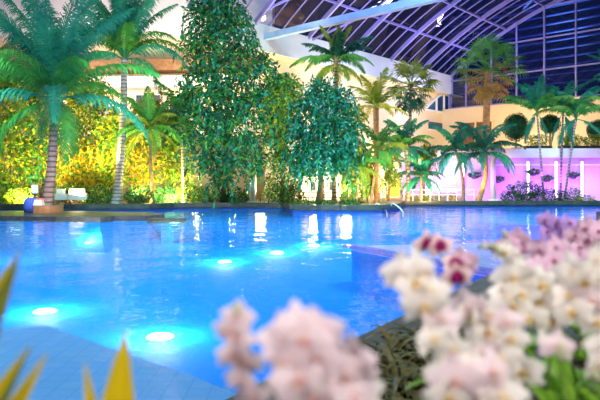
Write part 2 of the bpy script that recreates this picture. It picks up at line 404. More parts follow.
# upper cream wall below the gable glass, terrace, parapet, lilac wall
u0, u1 = E - SX * 3.6, GL[-1][1]
mb = MB(); panel(mb, u0, u1, 3.4, sz(7.8), .4); struct('wall_right_upper', mb, M['cream'], 'cream terrace wall below the glazed gable', cat='wall')
tY = 43.0
mb = MB(); mb.prism([(7.0, tY), (34, tY - .6), (34, 50), (16.0, 63), (8, 56)], 3.35, 3.6); struct('floor_terrace', mb, M['white'], 'pale upper terrace above the lilac wall', cat='floor')
mb = MB(); panel(mb, (7.0, tY - .15, 0), (34, tY - .75, 0), 3.3, 3.95, .35); struct('wall_right_parapet', mb, M['white'], 'pale parapet on top of the lilac wall', cat='wall')
mb = MB(); panel(mb, (7.2, tY + .25, 0), (34, tY - .35, 0), .2, 3.4, .3); struct('wall_right', mb, M['purple'], 'lilac wall washed by violet light along the far pool edge', cat='wall')
mb = MB(); panel(mb, (14, tY - .05, 0), (34, tY - .55, 0), 2.75, 2.85, .2); struct('trim_6', mb, M['white'], 'thin pale ledge across the lilac wall', cat='trim')
# terrace opening in the upper wall (brown recess) and its posts
def on_gable(px):            # distance along the gable for a picture column
    k = (px - 300) / F
    s = (k * E.y - E.x) / (SX.x - k * SX.y); return s
def gbox(mb, px0, px1, z0, z1, off, th):
    s0, s1 = on_gable(px0), on_gable(px1); p = E + SX * (s0 + s1) / 2 + AX * off
    mb.box((p.x, p.y, (z0 + z1) / 2), (abs(s1 - s0), th, z1 - z0), math.atan2(SX.y, SX.x))
mb = MB(); gbox(mb, 459, 494, 3.6, sz(6.5), .22, .1); d1 = mb.obj('door_1', M['brown']); tag(d1, 'brown recessed terrace opening behind the tall fan palm', 'door', kind='structure')
mb = MB()
for px in (459, 477, 494): gbox(mb, px - .7, px + .7, 3.6, sz(6.6), .3, .2)
mb.obj('door_frame', M['cream'], d1)
# arched window and small blue window on the back facade
def dfas(px, off=.9):
    k = (px - 300) / F; b = E + nrm * off
    return (k * b.y - b.x) / (AX.x - k * AX.y)
def fy(px, off=.9): return (E + nrm * off + AX * dfas(px, off)).y
mb = MB()
da, db = dfas(424), dfas(449)
arch = []
N = 10
basep = E + nrm * .9 + SX * .17
def fpt(d, z, o=0): p = basep + AX * d + SX * o; return Vector((p.x, p.y, z))
Yw = fy(436); zlo = gz(112, fy(436)); zl = gz(108, fy(424)); zh = gz(93, fy(449))
for i in range(N + 1):
    t = i / N; d = da + (db - da) * t; arch.append((d, zl + (zh - zl) * math.sin(t * PI / 2)))
vs = [fpt(d, zlo) for d, z in arch] + [fpt(d, z) for d, z in arch]
mb.add(vs, [(i, i + 1, N + 2 + i, N + 1 + i) for i in range(N)])
aw = mb.obj('window_6', M['bluglass']); tag(aw, 'quarter-arched white-framed window beside the gable', 'window', kind='structure')
mb = MB()
top = [fpt(d, z, .06) for d, z in arch]
for a, b in zip(top, top[1:]): mb.beam(a, b, .2, .22)
mb.beam(fpt(da, zlo, .06), fpt(db, zlo, .06), .2, .18)
for i in (4, 7, 10): mb.beam(fpt(arch[i][0], zlo, .06), fpt(arch[i][0], arch[i][1], .06), .2, .2)
mb.obj('window_frame', M['whitemetal'], aw)
mb = MB(); d0, d1_ = dfas(427), dfas(440); y = fy(433); mb2 = MB()
a, b = fpt(d0, 0, .05), fpt(d1_, 0, .05); panel(mb, a, b, gz(130, y), gz(122.5, y), .12)
bw = mb.obj('window_7', M['bluglass']); tag(bw, 'small dark blue window in the cream facade', 'window', kind='structure')
panel(mb2, fpt(d0, 0, .08), fpt(d1_, 0, .08), gz(130.8, y), gz(129.8, y), .2); mb2.obj('window_sill', M['white'], bw)
# amber door with canopy, orange window above
y = fy(396); mb = MB(); panel(mb, fpt(dfas(388), 0, .06), fpt(dfas(407), 0, .06), .25, gz(180, y), .14)
dr = mb.obj('door_2', M['amber']); tag(dr, 'amber-lit double door under the white canopy', 'door', kind='structure')
mb = MB(); mb.beam(fpt(dfas(397.5), .25, .16), fpt(dfas(397.5), gz(180, y), .16), .08, .08)
for px in (392, 402): mb.box(fpt(dfas(px), 1.3, .2), (.06, .06, .5))
mb.obj('door_handle', M['dark'], dr)
mb = MB(); panel(mb, fpt(dfas(384), 0, .7), fpt(dfas(412), 0, .7), gz(173, y), gz(168, y), 1.5); struct('trim_7', mb, M['white'], 'white canopy slab over the amber door', cat='canopy')
mb = MB(); panel(mb, fpt(dfas(388), 0, .05), fpt(dfas(408), 0, .05), gz(158, y), gz(144, y), .12)
ow = mb.obj('window_8', M['amber']); tag(ow, 'amber-lit upper window above the canopy', 'window', kind='structure')
mb = MB(); mb.beam(fpt(dfas(398), gz(158, y), .12), fpt(dfas(398), gz(144, y), .12), .1, .1); mb.obj('window_bar', M['brown'], ow)
# louvred shutter panel on the lilac wall's left end
mb = MB(); x0, x1 = gx(436, 42.9), gx(456, 42.9)
mb.box(((x0 + x1) / 2, 42.98, gz(178, 43)), (x1 - x0, .1, 2.2)); sp = mb.obj('window_9', M['purple']); tag(sp, 'white slatted shutter on the lilac wall', 'window', kind='structure')
mb = MB()
for k in range(11): mb.box(((x0 + x1) / 2, 42.9, gz(178, 43) - 1 + k * .2), (x1 - x0, .1, .07))
mb.obj('shutter_slats', M['whitemetal'], sp)

# ------------------------------------------------------------------ lights
def light(kind, name, loc, power, color, size=.3, target=None, spot=None, blend=.6, sy=None):
    l = bpy.data.lights.new(name, kind); l.energy = power; l.color = color
    if kind == 'AREA':
        l.size = size
        if sy: l.shape = 'RECTANGLE'; l.size_y = sy
    else: l.shadow_soft_size = size
    if kind == 'SPOT': l.spot_size = spot; l.spot_blend = blend
    o = bpy.data.objects.new(name, l); COL.objects.link(o); o.location = loc
    if target is not None:
        o.rotation_euler = (Vector(target) - Vector(loc)).to_track_quat('-Z', 'Y').to_euler()
    return o
exec_lights = []

# ------------------------------------------------------------------ plants
def frond_mesh(name, L, e0, e1, n, wl, m, seed, lw=.05, droop=.5, start=.12, pw=1.1, twist=0):
    R = random.Random(seed); mb = MB(); K = 16
    pts = [Vector((0, 0, 0))]; es = []
    for i in range(K):
        t = (i + .5) / K; e = e0 + (e1 - e0) * t ** pw; es.append(e)
        pts.append(pts[-1] + Vector((math.cos(e), 0, math.sin(e))) * L / K)
    side0 = [Vector((0, math.cos(twist * i / K), math.sin(twist * i / K))) for i in range(K + 1)]
    mb.tube(pts, [max(.008, .045 * (L / 4) * (1 - .85 * i / K)) for i in range(K + 1)], 5)
    for i in range(n):
        t = start + (1 - start) * (i + .5) / n
        f = t * K; k = min(int(f), K - 1); p = pts[k].lerp(pts[k + 1], f - k); tg = (pts[k + 1] - pts[k]).normalized()
        prof = math.sin(PI * min(1, (.12 + .88 * (t - start) / (1 - start)))) ** .55 * (.55 + .45 * (1 - t)) + .12
        for sd in (-1, 1):
            l = wl * prof * R.uniform(.85, 1.1); sw = math.radians(35 + 30 * t) + R.uniform(-.12, .12)
            up = R.uniform(.0, .3)
            d1 = (side0[k] * sd * math.cos(sw) + tg * math.sin(sw) + Vector((0, 0, up))).normalized()
            d2 = (d1 + Vector((0, 0, -droop * R.uniform(.7, 1.5)))).normalized()
            d3 = (d2 + Vector((0, 0, -droop * R.uniform(.8, 1.6)))).normalized()
            a = p; b = a + d1 * l * .35; c = b + d2 * l * .35; e = c + d3 * l * .3
            w = tg * lw * .5
            mb.add([a - w * .6, a + w * .6, b + w, b - w, c + w * .75, c - w * .75, e], [(0, 1, 2, 3), (3, 2, 4, 5), (5, 4, 6)])
    return mb.mesh(name, m)
def fan_mesh(name, L, R0, m, seed, droop=.3, nseg=22):
    R = random.Random(seed); mb = MB()
    mb.tube([(0, 0, 0), (L * .5, 0, .06 * L), (L, 0, 0)], [.03, .025, .02], 5)
    for i in range(nseg):
        a = (i / (nseg - 1) - .5) * math.radians(240); l = R0 * (.75 + .25 * math.cos(a * .55)) * R.uniform(.9, 1.08)
        d = Vector((math.cos(a), math.sin(a), .25 - .1 * abs(a))); d.normalize(); q = Vector((-math.sin(a), math.cos(a), 0)) * .045
        o = Vector((L, 0, 0)); b = o + d * l * .55; e = b + (d + Vector((0, 0, -droop - R.random() * .5))).normalized() * l * .45
        mb.add([o, b + q * 1.3, b - q * 1.3 + Vector((0, 0, .02)), e], [(0, 1, 2), (2, 1, 3)])
    return mb.mesh(name, m)
def trunk_mb(a, b, r0, r1, bend, rings, seed):
    R = random.Random(seed); mb = MB(); n = rings * 2
    a, b = Vector(a), Vector(b); pts, rs = [], []
    for i in range(n + 1):
        t = i / n; p = a.lerp(b, t) + Vector(bend) * math.sin(PI * t)
        r = r0 + (r1 - r0) * (t ** .7); r *= 1 + (.07 if i % 2 else 0) + (.35 * (1 - t * 9) if t < .11 else 0)
        pts.append(p); rs.append(r)
    mb.tube(pts, rs, 10); return mb
def palm(name, label, base, top, r0, r1, tm, fm, L, wl, specs, seed, group=None, cat='palm', lw=.05, droop=.5, bend=(0, 0, 0), n=40, rings=22, heart=None, shaft=None, az0=0, pw=1.1):
    """specs: list of (count, e0 deg, e1 deg, length factor) tiers of fronds from the innermost"""
    R = random.Random(seed); base = Vector(base); top = Vector(top) - base
    t = thing(name, label, cat, base, group)
    trunk_mb((0, 0, -.05), top, r0, r1, bend, rings, seed).obj('trunk', tm, t, smooth=True)
    if shaft:
        mb = MB(); mb.lathe([(r1 * 1.05, -.3), (r1 * 1.5, .1), (r1 * 1.2, .7), (r1 * .5, shaft)], top, 10); mb.obj('crownshaft', heart or M['f_olive'], t, smooth=True)
    k = 0
    for ti, (cnt, e0, e1, lf) in enumerate(specs):
        mes = [frond_mesh('frond', L * lf * R.uniform(.92, 1.06), math.radians(e0 + R.uniform(-6, 6)), math.radians(e1 + R.uniform(-8, 8)), n, wl, fm if not isinstance(fm, list) else fm[ti % len(fm)], seed * 31 + ti * 7 + v, lw, droop, pw=pw, twist=R.uniform(-.5, .5)) for v in range(2)]
        for i in range(cnt):
            o = link('frond', mes[i % 2], t, top + Vector((0, 0, .05 - .06 * ti)))
            s = R.uniform(.9, 1.08)
            o.rotation_euler = (0, R.uniform(-.08, .08), az0 + 2 * PI * (i + .37 * ti) / cnt + R.uniform(-.22, .22)); o.scale = (s, s, s); k += 1
    return t
def fan_palm(name, label, base, top, r0, r1, tm, gm, dm, L, R0, seed, n_up=26, n_dead=18, bend=(0, 0, 0), group=None):
    R = random.Random(seed); base = Vector(base); top = Vector(top) - base
    t = thing(name, label, 'palm', base, group)
    trunk_mb((0, 0, -.05), top, r0, r1, bend, 22, seed).obj('trunk', tm, t, smooth=True)
    ms = [fan_mesh('frond', L, R0, gm, seed + v, .45 + .25 * v, 16) for v in range(3)]
    md = [fan_mesh('dry_frond', L * .9, R0 * .9, dm, seed + 9 + v, .7, 14) for v in range(2)]
    for i in range(n_up):
        o = link('frond', ms[i % 3], t, top); e = math.radians(82 - 105 * ((i + .5) / n_up) ** .8)
        o.rotation_euler = (R.uniform(-.5, .5), -e, i * 2.4 + R.uniform(-.2, .2)); s = R.uniform(.85, 1.1); o.scale = (s,) * 3
    for i in range(n_dead):
        o = link('dry_frond', md[i % 2], t, top + Vector((0, 0, -.1 - .35 * (i / n_dead)))); e = math.radians(14 - 88 * (i / n_dead))
        o.rotation_euler = (R.uniform(-.4, .4), -e, i * 2.4 + R.uniform(-.2, .2)); s = R.uniform(.8, 1.05); o.scale = (s,) * 3
    return t
def leaf_at(mb, p, d, up, l, w, mi=0):
    d = d.normalized(); s = d.cross(up)
    s = s.normalized() if s.length > 1e-4 else d.orthogonal().normalized()
    n = s.cross(d)
    b = p + d * l * .45
    mb.add([p, b + s * w * .5 + n * w * .12, p + d * l - n * l * .08, b - s * w * .5 + n * w * .12], [(0, 1, 2), (0, 2, 3)], mi)
def rdir(R):
    z = R.uniform(-1, 1); a = R.uniform(0, 2 * PI); r = math.sqrt(1 - z * z); return Vector((r * math.cos(a), r * math.sin(a), z))
MIX = (0, 0, 0, 1, 1, 1, 2, 2, 3)  # dark and bright leaves mixed: lit and shaded contrast put into colour
def tones(m):
    return [M[k] for k in TONES[m]]
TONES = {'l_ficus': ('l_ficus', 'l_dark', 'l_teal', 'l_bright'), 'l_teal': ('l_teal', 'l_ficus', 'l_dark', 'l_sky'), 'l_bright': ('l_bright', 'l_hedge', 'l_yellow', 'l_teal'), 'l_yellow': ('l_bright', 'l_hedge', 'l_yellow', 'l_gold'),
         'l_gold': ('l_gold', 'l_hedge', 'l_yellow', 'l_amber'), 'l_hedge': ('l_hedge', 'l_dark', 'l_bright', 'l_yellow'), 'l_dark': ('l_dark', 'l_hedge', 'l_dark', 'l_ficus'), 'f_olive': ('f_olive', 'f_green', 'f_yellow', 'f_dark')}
def foliage(blobs, n, l, w, seed, shell=.55, droop=.3, strands=0, slen=1.2):
    """leaves in and around ellipsoids (centre, radii); strands hang shoots of leaves from the lower rim"""
    R = random.Random(seed); mb = MB()
    vol = [b[1][0] * b[1][1] * b[1][2] for b in blobs]; tot = sum(v ** .67 for v in vol)
    for (c, r), v in zip(blobs, vol):
        c = Vector(c); k = int(n * v ** .67 / tot)
        for i in range(k):
            u = rdir(R); q = R.uniform(shell, 1) + .1 * noise.noise(u * 3 + c)
            p = c + Vector((u.x * r[0], u.y * r[1], u.z * r[2])) * q
            d = (u + rdir(R) * .9 + Vector((0, 0, -droop))); s = R.uniform(.7, 1.25)
            leaf_at(mb, p, d, rdir(R) * .6 + u, l * s, w * s, R.choice(MIX))
        for i in range(int(strands * v ** .67 / tot)):
            a = R.uniform(0, 2 * PI); q = R.uniform(.5, 1); z = R.uniform(-.9, .7); rr = math.sqrt(max(.05, 1 - z * z))
            p = c + Vector((math.cos(a) * r[0] * rr * q, math.sin(a) * r[1] * rr * q, z * r[2]))
            o = Vector((math.cos(a), math.sin(a), 0)); dv = (o * .8 + Vector((0, 0, .1)))
            L = slen * R.uniform(.5, 1.3); m = int(L / (l * .32))
            for j in range(m):
                dv = (dv + Vector((0, 0, -.22))).normalized(); p = p + dv * L / m
                sd = dv.cross(Vector((0, 0, 1))) * (1 if j % 2 else -1)
                s = R.uniform(.75, 1.15)
                leaf_at(mb, p, dv * .7 + sd + rdir(R) * .3, rdir(R) + Vector((0, 0, .8)), l * s, w * s, R.choice(MIX))
    return mb
def shrub(name, label, base, blobs, n, l, w, m, seed, cat='shrub', group=None, stems=5, bark='bark', strands=0, slen=1.2, r=.06, shell=.5, extra=None):
    base = Vector(base); t = thing(name, label, cat, base, group); R = random.Random(seed)
    bl = [(Vector(c) - base, rr) for c, rr in blobs]
    foliage(bl, n, l, w, seed, shell, .3, strands, slen).obj('foliage', tones(m), t)
    mb = MB()
    for i in range(stems):
        c, rr = bl[i % len(bl)]; a = R.uniform(0, 2 * PI)
        e = c + Vector((math.cos(a) * rr[0] * .5, math.sin(a) * rr[1] * .5, rr[2] * R.uniform(-.1, .5)))
        s0 = Vector((math.cos(a) * r, math.sin(a) * r, -.05))
        mid = s0.lerp(e, .5) + Vector((s0.x - e.x, s0.y - e.y, 0)) * .25
        mb.tube(bez([s0, mid, e], 4), [r * (1 - .1 * k) for k in range(9)], 6)
    mb.obj('stem', M[bark], t, smooth=True)
    if extra: extra(t, bl, R)
    return t
def blob(px, py, Y, rpx, rpy, ry=None):
    return (at(px, py, Y), (rpx / F * Y, ry or (rpx / F * Y), rpy / F * Y))
GZ = .25
def gp(px, Y, z=GZ): return Vector((gx(px, Y), Y, z))

# left island slabs
def island(name, pts, z, label):
    mb = MB(); mb.prism(pts, -.12, z); o = struct(name, mb, M['dark_stone'], label, cat='island')
    cx = sum(p[0] for p in pts) / len(pts); cy = sum(p[1] for p in pts) / len(pts)
    n = len(pts); fx, fy_ = (1.3, 1.8) if n > 4 else (.3, .3); zf = -1.15 if n > 4 else -1.0; q = .98 if n > 4 else .3
    mb = MB(); mb.add([(cx + (x - cx) * fx, cy + (y - cy) * fy_, zf) for x, y in pts] + [(cx + (x - cx) * q, cy + (y - cy) * q, -.1) for x, y in pts], [tuple(range(n, 2 * n))] + [(i, (i + 1) % n, n + (i + 1) % n, n + i) for i in range(n)])
    mb.obj('tiled_footing', M['pool'], o)
island('floor_island', [(-20, 26.6), (-12.4, 25.4), (-10.2, 24.9), (-8.2, 24.6), (-7.9, 25.4), (-6.6, 25.6), (-6.1, 27), (-7, 28.6), (-10.5, 30), (-13.5, 30.4), (-20, 30.4)], .1, 'dark low stone island under the large coconut palm')
island('floor_island', [(-6.2, 24.3), (-4.9, 24.3), (-4.7, 24.9), (-6.0, 25)], .05, 'small dark stepping slab off the palm island')

# two coconut palms
b1 = gp(46, 28.6, .1); t1 = at(54, 98, 28.6)
palm('coconut_palm', 'large coconut palm with ringed trunk on the left stone island', b1, t1, .27, .17, M['trunk'], [M['f_teal'], M['f_teal'], M['f_green'], M['f_teal'], M['f_green']], 5.4, 1.35,
     [(7, 87, 50, 1.04), (9, 73, 15, 1.12), (7, 50, -38, 1.1), (4, 24, -72, .98), (3, -5, -84, .8)], 3, lw=.06, droop=.8, bend=(.12, 0, 0), n=88, rings=26, az0=.3)
b2 = gp(116, 35.6); t2 = at(124, 58, 35.6)
palm('coconut_palm', 'tall slim coconut palm with pale trunk second from the left', b2, t2, .28, .17, M['palebark'], [M['f_teal'], M['f_teal'], M['f_green']], 5.0, 1.2,
     [(7, 87, 60, 1.05), (10, 74, 30, 1.08), (7, 58, -40, 1.0), (4, 32, -78, .95)], 8, lw=.06, droop=.8, bend=(.15, 0, 0), n=84, rings=30, az0=.9)
# brick planter round the island palm
t = thing('brick_planter', 'low orange brick planter ring at the foot of the island palm', 'planter', (b1.x, b1.y, .1))
mb = MB(); mb.lathe([(.78, 0), (.78, .3), (.62, .3), (.62, .22), (.4, .22)], (0, 0, 0), 20); mb.obj('brick_ring', M['brick'], t)
mb = MB(); mb.lathe([(.8, .3), (.8, .35), (.6, .35), (.6, .3)], (0, 0, 0), 20); mb.obj('rim', M['deck'], t)
# far-left palm beyond the frame edge, hanging in
palm('feather_palm', 'olive palm hanging into view at the far left edge', gp(-28, 31.5), at(-22, 88, 31.5), .22, .15, M['trunk'], [M['f_olive'], M['f_green']], 4.4, .95,
     [(5, 75, 0, 1), (6, 45, -40, 1), (6, 10, -75, 1), (5, -20, -86, .9)], 12, lw=.085, droop=.7, n=44)
palm('feather_palm', 'bushy green palm between the slim coconut palm and the big leafy tree', gp(152, 36.4), at(150, 128, 36.4), .11, .08, M['bark'], [M['f_green'], M['f_olive']], 3.0, .75,
     [(5, 78, 5, 1), (6, 45, -35, 1), (6, 15, -70, 1), (5, -10, -85, .9)], 15, lw=.09, droop=.8, n=34)
palm('feather_palm', 'green palm with drooping fronds left against the big leafy tree', gp(184, 37.6), at(182, 120, 37.6), .13, .1, M['palebark'], [M['f_green'], M['f_dark']], 2.9, .7,
     [(5, 78, 0, 1), (6, 40, -40, 1), (6, 10, -75, 1), (5, -15, -86, .9)], 17, lw=.09, droop=.9, n=34)
# middle palms
palm('feather_palm', 'palm with orange-brown heart rising above the teal tree', gp(334, 37.3), at(336, 62, 37.3), .14, .11, M['palebark'], [M['f_olive'], M['f_dark'], M['f_green']], 2.8, .78,
     [(4, 82, 40, .9), (6, 62, -10, 1), (7, 30, -50, 1), (5, -5, -70, .8)], 21, lw=.085, droop=.75, n=46, heart=M['orangebark'], shaft=1.5)
fan_palm('fan_palm', 'small dark fan palm with a shaggy skirt before the blue window', gp(408, 40.6), at(411, 86, 40.6), .13, .1, M['trunk'], M['f_olive'], M['f_dark'], 1.25, .95, 25, 20, 22)
palm('feather_palm', 'yellow-lit palm with stubby brown trunk left of the dark fan palm', gp(377, 38.0), at(376, 108, 38.0), .16, .18, M['orangebark'], [M['f_yellow'], M['f_olive']], 2.4, .72,
     [(5, 80, 30, 1), (6, 55, -10, 1), (6, 25, -50, 1)], 27, lw=.09, droop=.4, n=30)
palm('feather_palm', 'leaning green palm with thin trunk right of the teal tree', gp(370, 36.4), at(379, 150, 36.4), .1, .07, M['bark'], [M['f_green'], M['f_olive']], 2.3, .68,
     [(5, 75, 10, 1), (6, 40, -40, 1), (6, 5, -75, 1)], 29, lw=.085, droop=.7, n=28)
palm('feather_palm', 'dense green palm spreading in front of the amber upper window', gp(409, 40.9), at(405, 146, 40.9), .1, .08, M['trunk'], [M['f_teal'], M['f_green']], 2.4, .72,
     [(5, 78, 10, 1), (7, 42, -35, 1), (6, 10, -65, 1)], 33, lw=.085, droop=.85, n=42)
palm('feather_palm', 'teal palm with dark curved trunk before the slatted shutter', gp(463, 41.0), at(456, 152, 40.9), .12, .09, M['bark'], [M['f_teal'], M['f_dark']], 2.7, .75,
     [(5, 75, 5, 1), (7, 40, -40, 1), (6, 5, -75, 1)], 35, lw=.085, droop=.85, bend=(.2, 0, 0), n=42)
palm('feather_palm', 'arching palm with glowing orange trunk at the water edge', gp(478, 41.0), at(485, 152, 40.9), .19, .13, M['orangebark'], [M['f_teal'], M['f_dark']], 3.0, .75,
     [(5, 75, 0, 1), (7, 42, -40, 1), (7, 10, -75, 1)], 37, lw=.085, droop=.85, bend=(.25, 0, 0), n=44)
fan_palm('fan_palm', 'tall fan palm with brown dry skirt against the glazed gable', gp(485, 46.5, 3.6), at(488, 70, 46.5), .27, .24, M['orangebark'], M['f_green'], M['f_dry'], 1.9, 1.15, 41, 32, 26)
palm('slim_palm', 'slim palm with dark bare stem left of the stem pair', gp(544, 41.8), at(537, 112, 41.8), .085, .06, M['palebark'], [M['f_teal'], M['f_green']], 2.8, .8,
     [(4, 80, 20, 1), (6, 55, -15, 1), (2, -50, -88, .8)], 43, lw=.085, droop=.8, n=44, shaft=.9, heart=M['f_green'])
palm('slim_palm', 'slim palm with upright dark stem left of the leaning pale stem', gp(560, 42.1), at(563, 112, 42.1), .09, .06, M['trunk'], [M['f_teal'], M['f_green']], 2.9, .8,
     [(4, 80, 20, 1), (6, 50, -25, 1), (2, -50, -88, .9)], 47, lw=.085, droop=.8, n=44, shaft=.9, heart=M['f_green'])
palm('slim_palm', 'slim palm with pale stem leaning right before the lilac wall', gp(564, 41.6), at(576, 118, 41.6), .09, .06, M['palebark'], [M['f_teal'], M['f_green']], 3.0, .82,
     [(5, 78, 10, 1), (6, 45, -35, 1), (3, -20, -86, .9)], 49, lw=.085, droop=.85, n=44, shaft=.8, heart=M['f_teal'])
palm('slim_palm', 'teal palm reaching in from beyond the right edge', gp(622, 40.8 + 1), at(616, 82, 41.8), .14, .1, M['palebark'], M['f_teal'], 2.8, .78,
     [(5, 75, 10, 1), (6, 35, -40, 1), (5, 0, -75, 1)], 53, lw=.085, droop=.5, n=30)

palm('feather_palm', 'low teal palm under the dense green palm by the amber door', gp(420, 40.8), at(421, 176, 40.8), .08, .06, M['bark'], [M['f_teal'], M['f_dark']], 2.0, .6,
     [(5, 75, 0, 1), (7, 40, -45, 1), (6, 5, -75, 1)], 57, lw=.085, droop=.8, n=36)
palm('feather_palm', 'low olive palm between the teal tree and the leaning palm', gp(356, 35.4), at(357, 166, 35.4), .09, .07, M['bark'], [M['f_olive'], M['f_green']], 2.1, .6,
     [(5, 78, 0, 1), (6, 45, -45, 1), (6, 10, -80, 1)], 58, lw=.085, droop=.9, n=36)
# big leafy tree
def tree(name, label, base, blobs, n, l, w, m, seed, strands, slen, r=.22, bark='bark', bi=5):
    base = Vector(base); t = thing(name, label, 'tree', base); R = random.Random(seed)
    bl = [(Vector(c) - base, rr) for c, rr in blobs]
    foliage(bl, n, l, w, seed, .2, .4, strands, slen).obj('foliage', tones(m), t)
    topc = max(bl, key=lambda b: b[0].z)[0]
    fork = Vector((topc.x * .3, topc.y * .3, topc.z * .35))
    mb = MB(); mb.tube(bez([(0, 0, -.05), fork * .5 + Vector((.1, 0, 0)), fork], 5), [r * (1.3 - .06 * k) for k in range(11)], 9); mb.obj('trunk', M[bark], t, smooth=True)
    for c, rr in bl[:bi + 3]:
        mb = MB(); mid = fork.lerp(c, .5) + Vector((R.uniform(-.3, .3), R.uniform(-.3, .3), .3))
        mb.tube(bez([fork - Vector((0, 0, .15)), mid, c], 4), [r * .6 * (1 - .09 * k) for k in range(9)], 6); mb.obj('branch', M[bark], t, smooth=True)
    return t
WF = [(206, 8, 22, 16, 34.4), (228, 6, 16, 13, 34.2), (236, 24, 15, 15, 34.4), (212, 30, 20, 16, 34.6), (196, 44, 15, 13, 36.4), (244, 46, 15, 12, 35.6), (222, 56, 18, 12, 34.9), (262, 62, 14, 11, 35.4),
      (200, 70, 17, 15, 35.6), (240, 74, 20, 13, 34.8), (276, 80, 12, 12, 35.4), (188, 94, 13, 15, 36), (216, 92, 20, 15, 34.8), (252, 98, 22, 13, 34.8), (202, 116, 16, 15, 35.4), (234, 116, 20, 13, 34.8), (266, 118, 13, 13, 35.4),
      (190, 134, 12, 13, 36), (218, 138, 20, 15, 35), (248, 140, 20, 14, 35), (236, 160, 17, 13, 35.4), (208, 160, 15, 15, 35.8), (256, 162, 11, 14, 35.6), (222, 176, 13, 11, 36)]
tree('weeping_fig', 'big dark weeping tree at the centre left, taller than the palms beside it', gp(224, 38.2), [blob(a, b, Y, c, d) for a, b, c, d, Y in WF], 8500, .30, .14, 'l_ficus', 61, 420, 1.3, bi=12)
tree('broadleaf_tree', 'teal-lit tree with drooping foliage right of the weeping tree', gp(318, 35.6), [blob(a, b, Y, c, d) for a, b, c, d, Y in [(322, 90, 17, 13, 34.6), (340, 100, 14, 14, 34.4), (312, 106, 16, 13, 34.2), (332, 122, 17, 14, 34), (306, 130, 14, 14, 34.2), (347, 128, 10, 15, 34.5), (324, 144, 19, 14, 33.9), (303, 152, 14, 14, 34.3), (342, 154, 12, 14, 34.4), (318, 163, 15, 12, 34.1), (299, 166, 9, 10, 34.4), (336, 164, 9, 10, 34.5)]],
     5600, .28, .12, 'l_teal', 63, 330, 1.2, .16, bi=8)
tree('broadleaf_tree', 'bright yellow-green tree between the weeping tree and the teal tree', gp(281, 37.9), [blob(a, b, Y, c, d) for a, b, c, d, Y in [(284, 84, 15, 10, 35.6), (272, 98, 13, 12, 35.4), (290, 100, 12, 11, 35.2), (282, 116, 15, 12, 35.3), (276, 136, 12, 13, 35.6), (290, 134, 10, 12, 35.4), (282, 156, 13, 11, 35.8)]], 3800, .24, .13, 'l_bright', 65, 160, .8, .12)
shrub('round_shrub', 'dense mid-green shrub at the waterline below the yellow-green tree', gp(284, 37.5), [blob(284, 180, 37.4, 18, 17), blob(277, 193, 37.5, 13, 11), blob(292, 194, 37.4, 12, 10)], 2600, .17, .09, 'l_hedge', 67, strands=40)
shrub('weeping_shrub', 'olive weeping shrub behind the right end of the teal tree', gp(354, 36.2), [blob(354, 150, 36, 9, 14), blob(352, 172, 36, 10, 18)], 900, .2, .07, 'f_olive', 68, strands=130, slen=1.3)
# lit shrubs behind the two coconut palms
specs = [
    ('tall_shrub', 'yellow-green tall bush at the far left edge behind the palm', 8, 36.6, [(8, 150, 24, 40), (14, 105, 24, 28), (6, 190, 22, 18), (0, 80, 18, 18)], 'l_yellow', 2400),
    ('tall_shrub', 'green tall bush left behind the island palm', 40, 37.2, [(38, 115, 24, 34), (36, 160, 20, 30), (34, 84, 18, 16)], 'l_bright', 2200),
    ('tall_shrub', 'golden-lit bush right behind the island palm', 82, 37.0, [(80, 160, 26, 22), (82, 180, 22, 16)], 'l_gold', 2000),
    ('tall_shrub', 'leafy yellow-green bush above the golden-lit one', 80, 38.2, [(80, 112, 26, 32), (74, 80, 20, 20), (94, 92, 16, 20)], 'l_yellow', 2200),
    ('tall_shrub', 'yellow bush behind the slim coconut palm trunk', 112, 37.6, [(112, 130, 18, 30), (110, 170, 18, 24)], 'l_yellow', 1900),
    ('tall_shrub', 'golden-lit bush between the slim palm and the bushy green palm', 142, 38.0, [(142, 165, 20, 26), (138, 130, 18, 24), (150, 108, 14, 14)], 'l_gold', 1800),
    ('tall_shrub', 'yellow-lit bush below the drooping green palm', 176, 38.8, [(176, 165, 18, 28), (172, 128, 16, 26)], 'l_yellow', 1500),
]
for i, (nm, lb, px, Y, bl, m, n) in enumerate(specs):
    shrub(nm, lb, gp(px, Y), [blob(a, b, Y, c, d, min(.8, c / F * Y)) for a, b, c, d in bl], int(n * 1.7), .26, .13, m, 70 + i, stems=6, strands=60, slen=1.0, shell=.3)
hed = [(20, 197, 16, 9, 'l_yellow', 'low yellowish hedge clump at the left of the brick planter'), (70, 192, 17, 9, 'l_hedge', 'low green hedge clump behind the white armchairs'), (98, 195, 15, 9, 'l_hedge', 'low green hedge clump left of the slim palm foot'),
       (138, 194, 14, 9, 'l_hedge', 'low green hedge clump right of the slim palm foot'), (165, 195, 15, 9, 'l_dark', 'low dark hedge clump under the bushy green palm'), (190, 192, 14, 12, 'l_hedge', 'low green hedge clump under the drooping palm'),
       (212, 194, 14, 11, 'l_dark', 'low dark hedge clump under the left of the weeping tree'), (236, 196, 12, 9, 'l_dark', 'low dark hedge clump under the middle of the weeping tree')]
for i, (px, py, a, b, m, lb) in enumerate(hed):
    Y = 35.4 if px < 160 else 37.7
    shrub('hedge_clump', lb, gp(px, Y), [blob(px, py, Y, a, b, .7), blob(px - a * .5, py + 3, Y, a * .5, b * .6, .5), blob(px + a * .5, py + 2, Y, a * .5, b * .7, .5)], 1100, .15, .08, m, 90 + i, stems=4, r=.03, group='hedge clumps along the left bank')
